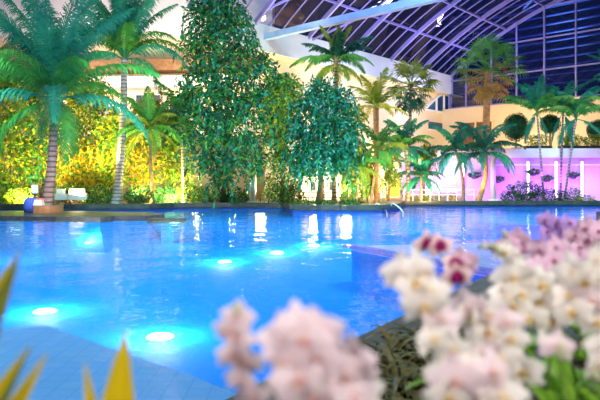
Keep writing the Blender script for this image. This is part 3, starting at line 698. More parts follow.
# right-hand shrubs
def violets(t, bl, R):
    foliage([(c, tuple(q * 1.05 for q in r)) for c, r in bl], 70, .12, .1, 5, .92).obj('blossom', [M['l_violet']] * 4, t)
shrub('flower_bush', 'dark shrub with violet blossom before the lilac wall', gp(530, 41.6), [blob(525, 190, 41.5, 20, 9, .6), blob(512, 198, 41.5, 12, 7, .5), blob(548, 197, 41.5, 22, 8, .6)], 2600, .16, .08, 'l_dark', 101, extra=violets, r=.03)
shrub('yellow_bush', 'small yellow-green shrub at the right end of the violet bush', gp(578, 41.6), [blob(574, 196, 41.5, 8, 8, .5), blob(584, 200, 41.5, 10, 5, .5)], 900, .16, .07, 'l_yellow', 103, r=.03)
for i, (px, a, m, lb) in enumerate(((412, 12, 'l_yellow', 'low lit hedge clump nearest the amber door'), (434, 11, 'l_yellow', 'low lit hedge clump before the slatted shutter'), (451, 8, 'l_gold', 'low lit hedge clump left of the dark curved palm stem'))):
    shrub('hedge_clump', lb, gp(px, 41.8), [blob(px, 199, 41.8, a, 5, .4), blob(px + 4, 200, 41.8, a * .7, 4, .4)], 700, .12, .06, m, 110 + i, stems=3, r=.02, group='lit hedge clumps on the far bank')
for i, (px, m, lb) in enumerate(((302, 'l_hedge', 'low plant clump at the left end of the middle bank'), (325, 'l_dark', 'low dark plant clump under the teal tree'), (350, 'l_dark', 'low dark plant clump left of the leaning palm foot'))):
    shrub('hedge_clump', lb, gp(px, 34.2), [blob(px, 203.5, 34.2, 12, 3.6, .4)], 500, .12, .06, m, 116 + i, stems=3, r=.02, group='low clumps on the middle bank')
for i, (px, Y, bl, m, n, lb) in enumerate(((366, 38.6, [(364, 168, 12, 16), (370, 186, 10, 12)], 'l_yellow', 1500, 'yellow-lit shrub behind the leaning palm'), (388, 41.5, [(386, 158, 10, 12), (391, 176, 8, 10)], 'l_bright', 1100, 'green shrub left of the amber door'), (424, 41.9, [(424, 166, 8, 10), (428, 152, 8, 8)], 'l_yellow', 1000, 'yellow-green shrub right of the dense green palm'), (352, 39.5, [(352, 118, 12, 16), (350, 140, 10, 12)], 'l_bright', 1500, 'bright green shrub top right of the teal tree'))):
    shrub('tall_shrub', lb, gp(px, Y), [blob(a, b, Y, c, d, .6) for a, b, c, d in bl], n, .24, .1, m, 400 + i, stems=4, strands=60, slen=.9, shell=.3, r=.05)
# topiary balls on the terrace
tops = [(516, 127, 12.5, 14, 44.3, 'large round clipped topiary on the terrace left of the slim palms'), (550, 124, 9.5, 9, 45.0, 'flattened round topiary seen between the slim palm stems'),
        (598, 130, 10, 10, 43.6, 'round topiary at the right edge of the terrace')]
for i, (px, py, a, b, Y, lb) in enumerate(tops):
    t = thing('topiary', lb, 'topiary', (gx(px, Y), Y, 3.6), 'clipped topiaries on the terrace')
    c = at(px, py, Y) - t.location
    foliage([(c, (a / F * Y, a / F * Y, b / F * Y))], 1500, .11, .06, 130 + i, .9, .1).obj('crown', tones('l_dark'), t)
    mb = MB(); mb.lathe([(a / F * Y * .9 * math.cos(q), b / F * Y * .9 * math.sin(q)) for q in [(-PI / 2 + PI * k / 10) for k in range(11)]], c, 14); mb.obj('inner_twigs', M['l_dark'], t, smooth=True)
    mb = MB(); mb.tube([(0, 0, .3), (0, 0, c.z)], .06, 8); mb.obj('trunk', M['bark'], t)
    mb = MB(); mb.lathe([(.28, 0), (.38, .5), (.34, .5), (.3, .42)], (0, 0, 0), 14); mb.obj('pot', M['dark'], t)
for i, (px, lb) in enumerate(((538, 'lit yellow shrub in a trough left of the slim palm pair'), (572, 'lit yellow shrub in a trough right of the slim palm pair'), (594, 'lit yellow shrub in a trough at the terrace right end'))):
    Y = 42.9
    t = thing('trough_shrub', lb, 'shrub', (gx(px, Y), Y, 3.6), 'trough shrubs behind the parapet')
    foliage([(Vector((0, 0, .95)), (.85, .25, .45))], 700, .13, .07, 140 + i).obj('foliage', tones('l_yellow'), t)
    mb = MB(); mb.box((0, 0, .28), (1.9, .4, .56)); mb.obj('trough', M['dark'], t)

# ------------------------------------------------------------------ furniture and fittings on the far bank
for i, (px, lb) in enumerate(((62, 'white armchair nearest the island palm trunk'), (78, 'wider cream armchair right of the white one'))):
    Y = 34.95; w = .5 if i == 0 else .85
    t = thing('armchair', lb, 'chair', (gx(px, Y), Y, GZ), 'pale armchairs on the left bank', rz=PI + .2)
    mb = MB(); mb.box((0, 0, .36), (w, .6, .2)); mb.obj('seat', M['white_fabric'], t)
    mb = MB(); mb.box((0, .3, .6), (w, .12, .62)); mb.obj('backrest', M['white_fabric'], t)
    for sx in (-1, 1):
        mb = MB(); mb.box((sx * (w / 2 + .04), 0, .45), (.1, .64, .34)); mb.obj('armrest', M['white_fabric'], t)
        for sy in (-1, 1):
            mb = MB(); mb.box((sx * (w / 2 - .03), sy * .25, .13), (.06, .06, .26)); mb.obj('leg', M['brown'], t)
t = thing('duffel_bag', 'blue bag standing at the left of the brick planter', 'bag', (gx(31, 28.1), 28.1, .1))
mb = MB(); mb.lathe([(.05, 0), (.3, .03), (.33, .3), (.3, .6), (.16, .72)], (0, 0, 0), 12); mb.obj('body', M['blue_fabric'], t, smooth=True)
mb = MB(); mb.tube(bez([(-.16, 0, .68), (0, 0, .95), (.16, 0, .68)], 5), .025, 6); mb.obj('strap', M['dark'], t)
t = thing('folded_towel', 'pink and white towel draped on the brick planter rim', 'towel', (gx(39, 27.95), 27.95, .45))
mb = MB()
for k in range(3): mb.box((0, 0, .05 + k * .09), (.42 - k * .04, .3 - k * .03, .085))
mb.obj('towel_stack', M['white_fabric'], t); mb = MB(); mb.box((.1, -.02, .3), (.24, .22, .06)); mb.obj('top_towel', M['pink_fabric'], t)
t = thing('notice_board', 'small pale sign on a post left of the island palm', 'sign', (gx(35, 30), 30, .1))
mb = MB(); mb.box((0, 0, .5), (.05, .05, 1.0)); mb.obj('post', M['dark'], t)
mb = MB(); mb.box((0, -.02, 1.1), (.32, .04, .42)); mb.obj('panel', M['whitemetal'], t)
t = thing('wicker_box', 'dark box seat beside the slim palm foot', 'box', (gx(136, 35.5), 35.5, GZ))
mb = MB(); mb.box((0, 0, .25), (.9, .5, .5)); mb.obj('body', M['brown'], t); mb = MB(); mb.box((0, 0, .53), (.96, .56, .06)); mb.obj('lid', M['dark'], t)

# pale lit columns
for i, (px, Y, z1, m, lb) in enumerate(((183, 39.4, 6.2, 'white', 'pale lit column left below the weeping tree'), (253, 38.5, 2.6, 'white', 'pale lit post under the weeping tree at the waterline'), (493, 42.4, 3.3, 'white', 'warm-lit pale column right of the orange palm trunk'), (427, 42.4, 3.3, 'white', 'pale column left of the slatted shutter'), (321, 39.3, 5, 'white', 'pale facade column left behind the teal tree'), (345, 40.2, 5, 'white', 'pale facade column behind the olive weeping shrub'))):
    t = thing('round_column', lb, 'column', (gx(px, Y), Y, GZ))
    r = .2
    mb = MB(); mb.lathe([(r, .12), (r, z1 - .15)], (0, 0, 0), 14); mb.obj('shaft', M[m], t, smooth=True)
    mb = MB(); mb.box((0, 0, .06), (.56, .56, .12)); mb.obj('plinth', M[m], t)
    mb = MB(); mb.box((0, 0, z1 - .08), (.54, .54, .16)); mb.obj('capital', M[m], t)
# vertical light tubes on the lilac wall
def wallY(px): return 42.9 - .02 * (gx(px, 42.9) - 7)
for i, (px, lb) in enumerate(((463, 'white light tube on the lilac wall right of the shutter'), (528, 'white light tube on the lilac wall left of the slim palm stems'), (556, 'white light tube on the lilac wall between the slim palm stems'), (582, 'white light tube on the lilac wall right of the slim palm stems'))):
    Y = wallY(px)
    t = thing('wall_light', lb, 'lamp', (gx(px, Y), Y, .35), 'light tubes on the lilac wall')
    mb = MB(); mb.box((0, .04, 1.35), (.17, .1, 2.7)); mb.obj('housing', M['whitemetal'], t)
    mb = MB(); mb.tube([(0, -.06, .05), (0, -.06, 2.65)], .06, 8); mb.obj('tube', M['strip'], t)
# dark plant pockets on the lilac wall
for i, (px, py, lb) in enumerate(((474, 176, 'dark plant pocket left of the orange palm trunk'), (497, 180, 'dark plant pocket right of the pale column'), (532, 173, 'upper dark plant pocket right of the first light tube'), (546, 179, 'lower dark plant pocket beside the slim palm stems'), (572, 176, 'dark plant pocket left of the last light tube'))):
    Y = wallY(px) - .02; p = at(px, py, Y)
    t = thing('wall_planter', lb, 'planter', p, 'plant pockets on the lilac wall')
    mb = MB(); mb.lathe([(.05, -.22), (.2, -.18), (.28, 0), (.24, 0)], (0, -.15, 0), 12); mb.obj('bowl', M['dark'], t, smooth=True)
    foliage([(Vector((0, -.2, .08)), (.45, .2, .14))], 220, .16, .08, 150 + i).obj('foliage', tones('l_dark'), t)
# railing on the far bank
t = thing('railing', 'low pale railing along the far bank before the facade', 'railing', gp(430, 41.3))
x0, x1 = gx(404, 41.3) - t.location.x, gx(474, 41.3) - t.location.x
for k in range(9):
    mb = MB(); mb.box((x0 + (x1 - x0) * k / 8, 0, .4), (.05, .05, .8)); mb.obj('post', M['whitemetal'], t)
for z in (.45, .78):
    mb = MB(); mb.box(((x0 + x1) / 2, 0, z), (x1 - x0, .04, .05)); mb.obj('rail', M['whitemetal'], t)
t = thing('railing', 'low timber railing behind the middle bank under the teal tree', 'railing', gp(340, 36.9))
x0, x1 = gx(300, 36.9) - t.location.x, gx(366, 36.9) - t.location.x
for k in range(9):
    mb = MB(); mb.box((x0 + (x1 - x0) * k / 8, 0, .35), (.06, .06, .7)); mb.obj('post', M['brown'], t)
for z in (.35, .68):
    mb = MB(); mb.box(((x0 + x1) / 2, 0, z), (x1 - x0, .05, .06)); mb.obj('rail', M['brown'], t)
# closed parasols
for i, (px, Y, lb) in enumerate(((313, 37.6, 'closed cream parasol leftmost behind the timber railing'), (332, 37.9, 'closed cream parasol middle one behind the timber railing'), (362, 37.7, 'closed cream parasol right end behind the timber railing'))):
    t = thing('closed_parasol', lb, 'parasol', gp(px, Y), 'closed parasols behind the middle bank')
    mb = MB(); mb.tube([(0, 0, 0), (0, 0, 2.6)], .03, 8); mb.obj('pole', M['brown'], t)
    mb = MB(); mb.lathe([(.19, .8), (.17, 1.1), (.11, 1.5), (.13, 1.7), (.08, 2.3), (.02, 2.65)], (0, 0, 0), 10); mb.obj('canopy', M['white_fabric'], t, smooth=True)
    mb = MB(); mb.lathe([(.28, -.01), (.28, .08), (.05, .1)], (0, 0, 0), 12); mb.obj('base', M['dark'], t)
# pool entry handrail
t = thing('pool_handrail', 'white pool entry handrail at the right end of the middle bank', 'handrail', (gx(391, 33.6), 33.6, 0))
for s, dx in ((0, -.45), (1, .45)):
    mb = MB(); mb.tube(bez([(dx - .4, .4, .2), (dx - .33, .33, .34), (dx - .15, .15, .26), (dx + .15, -.15, -.05), (dx + .2, -.2, -.4)], 5), .04, 8); mb.obj('rail', M['whitemetal'], t, smooth=True)

# ------------------------------------------------------------------ underwater lamps
lamps = [(160, 335, 'nearest underwater lamp glowing at the lower left'), (45, 310, 'underwater lamp glowing near the left edge'), (225, 261, 'underwater lamp in mid pool left of the row of three'), (277, 252, 'underwater lamp in the middle of the row of three'), (314, 245, 'underwater lamp at the far end of the row of three'), (90, 244, 'underwater lamp far left before the palm island')]
for i, (px, py, lb) in enumerate(lamps):
    Y = 12.0
    for _ in range(40): Y = (H - bedz(Y) - .05) * F / (py - YH)
    if i == 5: Y = 23.5        # this one sits on the sloping footing of the palm island
    x = gx(px, Y); bz = bedz(Y) if i < 5 else gz(py, Y) + .02
    t = thing('underwater_lamp', lb, 'lamp', (x, Y, bz), 'underwater lamps on the pool floor')
    mb = MB(); mb.lathe([(.25, 0), (.25, .02), (.225, .03)], (0, 0, 0), 18); mb.obj('rim', M['whitemetal'], t)
    mb = MB(); mb.lathe([(.22, .02), (.19, .045), (.1, .06)], (0, 0, 0), 18); mb.obj('lens', M['lampglow'], t, smooth=True)
    light('POINT', 'underwater_lamp_light', (x, Y, bz + .32), 230 if i < 2 else 200, (1, .97, .97), .12)

# ------------------------------------------------------------------ foreground: planter, orchids, sword leaves
PT = .9
pl = [(-1.1, .42), (.45, .42), (2.9, .42), (3.4, 4.6), (2.55, 4.55), (.42, 1.32), (-1.1, 1.3)]
t = thing('stone_planter', 'raised stone planter holding the orchids in front', 'planter', (0, .42, .12))
mb = MB(); mb.prism([(x, y - .42) for x, y in pl], 0, PT - .12 - .03); mb.obj('planter_wall', M['planter'], t)
mb = MB(); mb.prism([(x * .985, (y - .42) * .985 + .006) for x, y in pl], PT - .12 - .03, PT - .12); mb.obj('bark_mulch', M['soil'], t)

def tepal(mb, ang, l, w, cup, z0=0, wide=.5, mi=0):
    """a petal lying in XY, cupped along +Z"""
    rows = 5; vs = []
    d = Vector((math.cos(ang), math.sin(ang), 0)); s = Vector((-d.y, d.x, 0))
    for i in range(rows + 1):
        t = i / rows; hw = w * .5 * (math.sin(PI * min(1, .08 + t ** (.7 if wide > .5 else .85) * .92)) ** .7) if i < rows else w * .06
        z = z0 + cup * (t - .45) ** 2 * 1.4 - .1 * cup
        for j in (-1, -.5, 0, .5, 1):
            vs.append(d * l * t + s * hw * j + Vector((0, 0, z + .06 * l * (1 - j * j))))
    fs = [(i * 5 + j, i * 5 + j + 1, i * 5 + j + 6, i * 5 + j + 5) for i in range(rows) for j in range(4)]
    mb.add(vs, fs, mi)
def bloom_meshes(m, lip):
    out = []
    for v in range(3):
        mb = MB(); c = (.25, .1, -.12)[v]
        for a in (90, 215, 325): tepal(mb, math.radians(a), .5, .34, c, -.03)
        for a in (8, 172): tepal(mb, math.radians(a), .52, .52, c * 1.2, .02, .8)
        me = mb.mesh('bloom', m, True)
        mb = MB(); 
        for a in (200, 270, 340): tepal(mb, math.radians(a), .13, .10, .5, .06)
        mb.tube([(0, .05, .0), (0, .03, .08), (0, 0, .12)], [.04, .05, .03], 7)
        out.append((me, mb.mesh('lip', lip, True)))
    return out
BL = {k: bloom_meshes(M[a], M[b]) for k, a, b in (('white', 'o_white', 'lip_y'), ('blush', 'o_blush', 'lip_p'), ('pink', 'o_pink', 'lip_m'), ('lilac', 'o_lilac', 'lip_m'), ('two', 'o_mag', 'lip_m'))}
mb = MB(); mb.lathe([(.01, -.5), (.2, -.35), (.27, 0), (.18, .35), (.02, .5)], (0, 0, 0), 10); BUD = mb.mesh('bud', M['o_bud'], True)
def strap(mb, a, dirv, l, w, arch, seg=8, mi=0):
    dirv = Vector(dirv).normalized(); s = dirv.cross(Vector((0, 0, 1)))
    s = s.normalized() if s.length > .01 else Vector((1, 0, 0))
    p = Vector(a); vs = []; d = dirv.copy()
    for i in range(seg + 1):
        t = i / seg; hw = w * .5 * max(.06, math.sin(PI * (.16 + .84 * t)) ** .6)
        n = s.cross(d)
        vs += [p - s * hw + n * hw * .35, p, p + s * hw + n * hw * .35]
        p = p + d * l / seg; d = (d + Vector((0, 0, -arch / seg))).normalized()
    mb.add(vs, [(i * 3 + j, i * 3 + j + 1, i * 3 + j + 4, i * 3 + j + 3) for i in range(seg) for j in range(2)], mi)
def orchid(label, base, spikes, kind, seed, dia=.085, leaves=5, cat='orchid', group='orchids in the raised planter'):
    R = random.Random(seed); base = Vector((base[0], base[1], PT))
    t = thing('orchid', label, cat, base, group)
    for i in range(leaves):
        a = i * 2.4 + R.uniform(-.3, .3); mb = MB()
        strap(mb, (0, 0, -.01), (math.cos(a), math.sin(a), .9), R.uniform(.16, .24), R.uniform(.045, .06), 1.5); mb.obj('leaf', M['o_leaf'], t, smooth=True)
    for sp in spikes:
        pts = [at(*q[:3]) - base for q in sp]; back = Vector((0, .022, -.012)); ctr = []
        for i, p in enumerate(pts): ctr.append(p + back + Vector(((-1) ** i * .012, 0, 0)))
        low = ctr[0]; path = [Vector((R.uniform(-.02, .02), R.uniform(-.02, .02), 0)), Vector((low.x * .55, low.y * .55, low.z * .55))] + ctr
        # order along the path keeps the drawn sequence from the lowest flower to the tip
        mb = MB(); q = bez(path, 5); mb.tube(q, [.0042 - .0022 * i / len(q) for i in range(len(q))], 6)
        for p, c in zip(pts, ctr): mb.tube([c, c.lerp(p, .6) + Vector((0, 0, .004)), p + Vector((0, .004, 0))], .0018, 5)
        mb.obj('flower_stem', M['o_stem'], t, smooth=True)
        for i, (p, s) in enumerate(zip(pts, sp)):
            ty = s[3] if len(s) > 3 else kind
            if ty == 'bud':
                o = link('bud', BUD, t, p); o.scale = (.034,) * 3 if len(s) < 5 else (s[4],) * 3; o.rotation_euler = (R.uniform(-.6, .6), R.uniform(-.8, .8), 0); continue
            if ty == 'white' and R.random() < .22: ty = 'blush'
            me, lp = BL[ty][R.randrange(3)]
            o = link('bloom', me, t, p); k = dia * R.uniform(.92, 1.1); o.scale = (k, k, k)
            o.rotation_euler = (PI / 2 + R.uniform(-.35, .3), R.uniform(-.25, .25), R.uniform(-.6, .6))
            l = link('lip', lp, o)
    return t
# blush orchids right in front of the camera
orchid('blush orchid with blurred cluster closest at the bottom centre', (.02, .86), [
    [(352, 396, .80), (312, 398, .79), (343, 374, .80), (298, 380, .78), (352, 360, .82), (320, 356, .79), (288, 360, .79), (305, 340, .79), (284, 338, .8), (318, 334, .8), (298, 326, .8)]], 'blush', 201, .076)
orchid('second blush cluster, cream-tinged, right behind the bottom centre one', (.1, 1.02), [
    [(360, 398, .9, 'white'), (335, 385, .92, 'white'), (320, 370, .93, 'white'), (352, 376, .9), (300, 362, .93), (310, 346, .92)]], 'blush', 203, .085)
orchid('narrow pink orchid spike left of the blush cluster', (-.09, .95), [
    [(252, 396, .86), (241, 380, .87), (246, 362, .87), (232, 354, .86), (239, 338, .86), (231, 330, .86), (238, 317, .86), (237, 308, .86, 'bud', .022)]], 'blush', 205, .052)
# white orchids on the right
orchid('white orchid whose spike leans farthest left over the water', (.36, 1.2), [
    [(468, 388, 1.05), (446, 372, 1.06), (452, 350, 1.07), (432, 338, 1.05), (440, 318, 1.06), (424, 305, 1.05), (430, 290, 1.06), (414, 284, 1.06), (418, 270, 1.07), (402, 272, 1.06)]], 'white', 211, .078)
orchid('white orchid low in front with a bright cluster right of the dark gap', (.3, 1.0), [
    [(448, 398, .95), (478, 392, .96), (500, 396, .96), (470, 372, .97), (492, 372, .96), (456, 380, .95)]], 'white', 213, .085)
orchid('white orchid standing full in the middle of the planter', (.46, 1.22), [
    [(522, 372, 1.14), (500, 358, 1.12), (478, 352, 1.12), (510, 338, 1.14), (486, 332, 1.13), (468, 318, 1.13), (504, 322, 1.14), (484, 314, 1.13), (466, 308, 1.13)]], 'white', 215, .085)
orchid('white orchid behind the middle one with tall spike', (.62, 1.5), [
    [(548, 322, 1.36), (528, 318, 1.34), (512, 305, 1.34), (538, 302, 1.36), (520, 294, 1.34), (504, 296, 1.34), (524, 280, 1.35), (540, 284, 1.35), (512, 276, 1.34)]], 'white', 217, .09)
orchid('white orchid at the right edge with yellow-centred blooms', (.78, 1.45), [
    [(596, 322, 1.32), (572, 312, 1.33), (592, 300, 1.32), (566, 296, 1.34), (584, 282, 1.33), (602, 276, 1.32), (572, 272, 1.34), (596, 258, 1.34)]], 'white', 219, .088)
orchid('white orchid with one low drooping bloom by the green stems', (.56, 1.16), [
    [(556, 346, 1.12), (562, 348, 1.12, 'bud', .05)]], 'white', 221, .062)
orchid('white orchid with low blooms cut by the right edge', (.62, 1.12), [
    [(600, 362, 1.05), (606, 346, 1.06), (596, 376, 1.05, 'bud')]], 'white', 223, .07)
orchid('cream orchid at the back left whose buds reach over the lilac shelf', (.68, 1.85), [
    [(524, 266, 1.7), (514, 260, 1.7), (506, 252, 1.7), (498, 248, 1.7, 'bud', .04), (491, 246, 1.7, 'bud'), (484, 245, 1.7, 'bud', .028)]], 'white', 225, .07)
orchid('pink orchid in the gap between the middle white orchids and the right edge', (.8, 1.75), [
    [(556, 300, 1.55), (545, 284, 1.56), (560, 278, 1.57), (540, 270, 1.57), (553, 262, 1.58)]], 'pink', 227, .088)
# pink and lilac orchids further back
orchid('pink orchid leftmost of the back row', (.82, 2.15), [
    [(546, 278, 1.95), (532, 266, 1.95), (518, 252, 1.95), (528, 248, 1.96), (508, 244, 1.95), (518, 238, 1.95), (505, 234, 1.95, 'bud')]], 'pink', 231, .082)
orchid('lilac orchid tallest in the back row', (1.05, 2.5), [
    [(562, 252, 2.3), (552, 244, 2.3), (560, 234, 2.3), (546, 232, 2.3), (555, 224, 2.3), (546, 220, 2.3), (568, 224, 2.3)]], 'lilac', 233, .082)
orchid('pink orchid right of the lilac spike', (1.12, 2.4), [
    [(590, 256, 2.2), (578, 248, 2.2), (588, 240, 2.2), (574, 236, 2.2), (584, 228, 2.2), (598, 232, 2.2)]], 'pink', 235, .085)
orchid('pink orchid low before the lilac spike', (.95, 2.0), [
    [(570, 272, 1.85), (556, 268, 1.85), (566, 258, 1.85), (548, 258, 1.85), (556, 248, 1.85), (540, 250, 1.85)]], 'pink', 237, .085)
orchid('pink orchid at the right edge of the back row', (1.4, 2.9), [
    [(606, 250, 2.6), (600, 240, 2.6), (592, 232, 2.6), (602, 226, 2.6), (588, 224, 2.6), (580, 222, 2.6, 'bud')]], 'pink', 239, .085)
# magenta-centred stray spike
orchid('pale pink orchid with magenta centres alone against the lilac shelf', (.5, 1.68), [
    [(457, 277, 1.55), (463, 262, 1.55, 'pink'), (456, 263, 1.55), (440, 246, 1.55), (426, 244, 1.55)]], 'two', 241, .078)

# filler rosettes whose leaves show between the orchid stems
R = random.Random(5)
for i in range(6):
    x, y = [(.5, 1.0), (.6, 1.28), (.72, 1.3), (.7, 1.62), (.9, 1.6), (.42, 1.06)][i]
    t = thing('leaf_rosette', 'green strap-leaved rosette without flowers at the foot of the orchid stems', 'plant', (x, y, PT), 'flowerless rosettes in the planter')
    for k in range(9):
        a = k * 2.4 + i; mb = MB(); strap(mb, (0, 0, -.01), (math.cos(a), math.sin(a), R.uniform(1.2, 3)), R.uniform(.16, .26), R.uniform(.02, .045), 1.2); mb.obj('leaf', M['o_leaf'], t, smooth=True)

# yellow-edged sword plant at the lower left: blades given by foot, tip, width
def sword_plant(label, base, blades, seed):
    base = Vector((base[0], base[1], PT)); t = thing('sword_leaf_plant', label, 'plant', base, 'yellow sword-leaved plants')
    for (tip, w, bow, m) in blades:
        tip = at(*tip) - base; mid = tip * .55 + Vector(bow)
        q = bez([Vector((tip.x * .08, tip.y * .08, 0)), mid * .6, mid, tip], 6); n = len(q); L = MB(); vs = []
        for i, p in enumerate(q):
            k = i / (n - 1); d = (q[min(i + 1, n - 1)] - q[max(i - 1, 0)]).normalized(); s = d.cross(Vector((0, 1, 0))); s = s.normalized()
            hw = w * .5 * min(1, .55 + k) * (1 - max(0, (k - .55) / .45) ** 1.6) + .0006
            f = s.cross(d) * hw * .5
            vs += [p - s * hw - f, p - s * hw * .45 - f * .3, p, p + s * hw * .45 - f * .3, p + s * hw - f]
        L.add(vs, [(i * 5 + j, i * 5 + j + 1, i * 5 + j + 6, i * 5 + j + 5) for i in range(n - 1) for j in range(4)])
        for i in range(len(L.f)): L.m[i] = 1 if (i % 4) in m else 0
        L.obj('leaf_blade', [M['sword'], M['sword_dark']], t, smooth=True)
    return t
sword_plant('yellow sword-leaved plant with the tall upright blade at the lower left', (-.3, .98), [((126, 330, 1.0), .08, (-.005, 0, 0), ()), ((85, 362, .98), .04, (0, 0, 0), ()), ((140, 420, .95), .05, (.03, 0, 0), ()), ((60, 425, .95), .05, (-.03, 0, 0), (0, 1))], 1)
sword_plant('yellow and olive sword-leaved plant leaning at the left edge', (-.56, .95), [((21, 250, .95), .09, (-.03, 0, .02), (0, 1, 2)), ((32, 344, .92), .06, (-.03, 0, 0), (0, 1)), ((48, 352, .93), .05, (-.02, 0, -.01), ()), ((-20, 330, .95), .06, (0, 0, 0), (1, 2))], 2)
# strap-leaf clumps on the near bank
for i, (x, y, lb) in enumerate(((.75, 4.55, 'olive strap-leaf clump at the near bank corner by the water'), (1.05, 4.9, 'olive strap-leaf clump second along the near bank'), (1.5, 5.5, 'olive strap-leaf clump third along the near bank behind the white orchid'), (.62, 3.9, 'olive strap-leaf clump nearest below the bank corner'), (1.15, 4.2, 'olive strap-leaf clump inland from the bank corner'), (.3, 3.6, 'olive strap-leaf clump left of the nearest one'))):
    t = thing('strap_leaf_clump', lb, 'plant', (x, y, .12), 'strap-leaf clumps on the near bank'); R = random.Random(300 + i); mb = MB()
    for k in range(70):
        a = R.uniform(0, 2 * PI); strap(mb, (R.uniform(-.15, .15), R.uniform(-.15, .15), 0), (math.cos(a), math.sin(a), R.uniform(.5, 1.6)), R.uniform(.3, .6), R.uniform(.03, .055), 1.8, 6)
    mb.obj('leaves', M['turf'], t)

# ------------------------------------------------------------------ lighting
light('AREA', 'hall_fill', (-3.5, -1.5, 4), 200, (1, .93, .92), 1.5, (-.3, 1, 1.1))  # unseen fill added beside the camera for the foreground
# unseen soft area lights added under the vault to brighten pool and hall
light('AREA', 'hall_fill', (-7, 15, 14), 3300, (.85, .95, 1), 5, (-6, 20, 0))
light('AREA', 'hall_fill', (8, 24, 15), 3600, (.6, .88, 1), 5, (6, 30, 0))
light('AREA', 'hall_fill', (3.2, -1.4, 4.4), 290, (1, .95, .9), 2.2, (.7, 1.6, 1))  # unseen key added behind the camera for the orchids
for (x, y, e) in ((-10, 21, 60), (2, 24, 40), (-9, 12, 22), (-3, 13, 16), (-5, 24, 50), (3, 20, 22), (-18, 23, 90), (-12, 20.5, 70)):
    light('POINT', 'pool_fill', (x, y, -.4), e, (.6, .95, 1), .5)  # unseen points added underwater to even out the bright blue
for (x, y, e) in ((-16, 31, 6500), (-8, 31.5, 6500), (-1, 31, 6000), (6, 32, 6000), (13, 35, 9500), (21, 36, 9500)):
    light('SPOT', 'far_pool_fill', (x * .8, y - 11, 11.5), e * 1.6, (.3, 1, .9), .5, (x, y, 0), .7, .8)  # unseen overhead spots added to brighten the far water
# warm uplights among the shrubs
for (px, Y, z, e) in ((85, 36.0, 1.2, 900), (145, 37.0, 1.2, 800), (30, 35.6, 1.2, 700), (175, 38, 1.0, 700), (112, 36.6, 4.5, 600), (60, 35.5, 4.5, 600)):
    light('AREA', 'warm_uplight', (gx(px, Y), Y - 1.3, z * .6), e * .9, (1, .84, .28), .7, (gx(px, Y), Y + .6, z + 1.5))
for (px, Y, z) in ((200, 40.5, 1), (232, 41, 1), (262, 40, 1), (285, 40.5, 1), (240, 41, 6), (285, 40, 5), (315, 37.2, 1), (345, 37.4, 1)):
    light('AREA', 'grove_uplight', (gx(px, Y), Y - 1, z), 260, (1, .84, .35), .7, (gx(px, Y), Y - 4, z + 7))
light('SPOT', 'trunk_light', (b1.x + 1.5, b1.y - 3.5, .4), 520, (1, .42, .2), .2, b1 + Vector((0, 0, 2)), 1.0)
light('SPOT', 'palm_light', (b1.x + 7, b1.y - 13, 2.0), 3600, (.6, 1, .8), .4, t1 + Vector((0, 0, .5)), .95)
light('SPOT', 'palm_light', (b2.x + 3, b2.y - 9, 2.0), 2300, (.7, 1, .75), .4, t2, .8)
light('SPOT', 'tree_light', (-2, 25, 1.0), 4200, (.8, 1, .8), .4, at(225, 90, 35), .9)
light('SPOT', 'tree_light', (2.5, 25, 1.0), 2200, (.45, .95, 1), .4, at(320, 130, 34.5), .7)
# facade wash
for px in (310, 345, 380, 415):
    d = dfas(px); p = fpt(d, 1.0, 2.2); light('SPOT', 'facade_light', p, 900, (1, .80, .56), .3, fpt(d, 7, 0), 1.7)
for px in (330, 400): p = fpt(dfas(px), 8.0, 4.5); light('AREA', 'fascia_light', p, 420, (.6, .68, 1), 2, fpt(dfas(px), 10.2, .9))
light('AREA', 'left_facade_light', (-8, 41.0, 8), 1100, (1, .76, .62), 2, (-8, 46, 11))
light('AREA', 'left_facade_light', (-16, 41.0, 8), 1100, (1, .72, .62), 2, (-16, 46, 11))
light('AREA', 'door_light', fpt(dfas(396), 2.6, 2.6), 420, (1, .66, .28), .6, fpt(dfas(396), 1.5, 0))
for px in (315, 345, 372): light('AREA', 'door_light', fpt(dfas(px), 2.6, 2.6), 900, (1, .84, .7), .6, fpt(dfas(px), 2.2, 0))  # no doors here; lamps added to brighten the foot of the facade
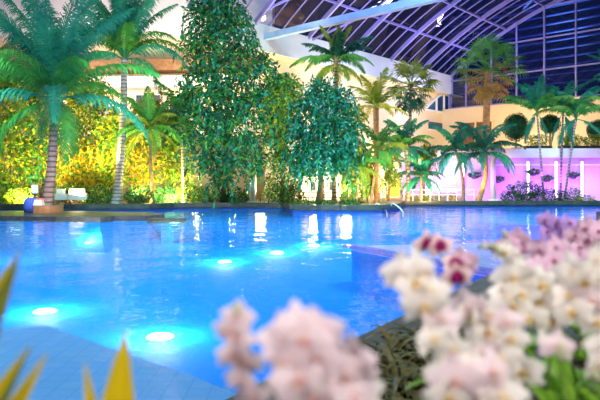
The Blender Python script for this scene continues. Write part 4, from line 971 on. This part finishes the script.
# violet wash on the lilac wall
for px in (430, 470, 510, 545, 570, 600): Y = 41.9; light('AREA', 'violet_wash', (gx(px, Y), Y - .1, 1.5), 70, (.5, .12, 1), 1.5, (gx(px, 43), 43, 1.9))
light('SPOT', 'orange_trunk_light', (gx(476, 40.2), 39.9, .5), 900, (1, .5, .1), .1, at(485, 170, 41.2), .9)
for px in (415, 448): light('AREA', 'facade_light', (gx(px, 41.5), 41.3, 3.0), 80, (1, .8, .95), .8, (gx(px, 43), 43, 1.6))
for (px, Y, e) in ((372, 35.4, 420), (400, 39.2, 520), (428, 40.2, 380)): light('AREA', 'grove_uplight', (gx(px, Y), Y - 1.2, .5), e, (1, .74, .3), .6, (gx(px, Y), Y + .8, 5))
# terrace
for px in (505, 540, 585): light('AREA', 'terrace_light', (gx(px, 44.6), 45.6, 3.9), 120, (1, .82, .4), .5, (gx(px, 46), 49, 6))
light('AREA', 'parapet_wash', (19, 39.5, 6.5), 120, (1, .62, .72), 4, (19, 43, 3.4))
light('AREA', 'terrace_wash', (17, 49, 5.5), 700, (1, .72, .42), 3, (20, 57, 7))
light('SPOT', 'palm_light', (14, 38.5, 1), 1500, (1, .8, .5), .3, at(488, 72, 42.3), .9)
light('SPOT', 'palm_light', (17, 36, 1.0), 1600, (.3, 1, .9), .3, at(560, 110, 41.8), 1.0)
# roof steel lit violet from the springing, added slats lit blue outside
for d in (3, 10, 17, 24): p = vp(d, 3.5); p.z = sz(9.8); light('AREA', 'roof_light', p, 320, (.5, .42, 1), .8, p + Vector((1, -.9, 4)))
p = E + SX * 9 - AX * 8; light('AREA', 'added_slat_light', (p.x, p.y, 14), 900, (.15, .3, 1), 4, (E.x + SX.x * 8, E.y + SX.y * 8, 11))  # blue lamp added only to light the slats

w = bpy.data.worlds.new('night'); sc.world = w; w.use_nodes = True
bg = w.node_tree.nodes['Background']; bg.inputs['Color'].default_value = (.008, .014, .05, 1); bg.inputs['Strength'].default_value = 1

# ------------------------------------------------------------------ camera
cam = bpy.data.cameras.new('camera'); co = bpy.data.objects.new('camera', cam); COL.objects.link(co)
co.location = (0, 0, H); co.rotation_euler = (PI / 2, 0, 0)
cam.sensor_width = 36; cam.lens = 36 * F / 600; cam.shift_y = -(200 - YH) / 600
cam.clip_start = .05; cam.clip_end = 300
cam.dof.use_dof = True; cam.dof.focus_distance = 33; cam.dof.aperture_fstop = 2.3
sc.camera = co
sc.view_settings.view_transform = 'Standard'; sc.view_settings.look = 'None'; sc.view_settings.exposure = 0; sc.view_settings.gamma = 1
sc.view_settings.use_curve_mapping = False
sc.cycles.use_denoising = True
sc.cycles.sample_clamp_indirect = 6
sc.cycles.transparent_max_bounces = 12
sc.cycles.max_bounces = 8
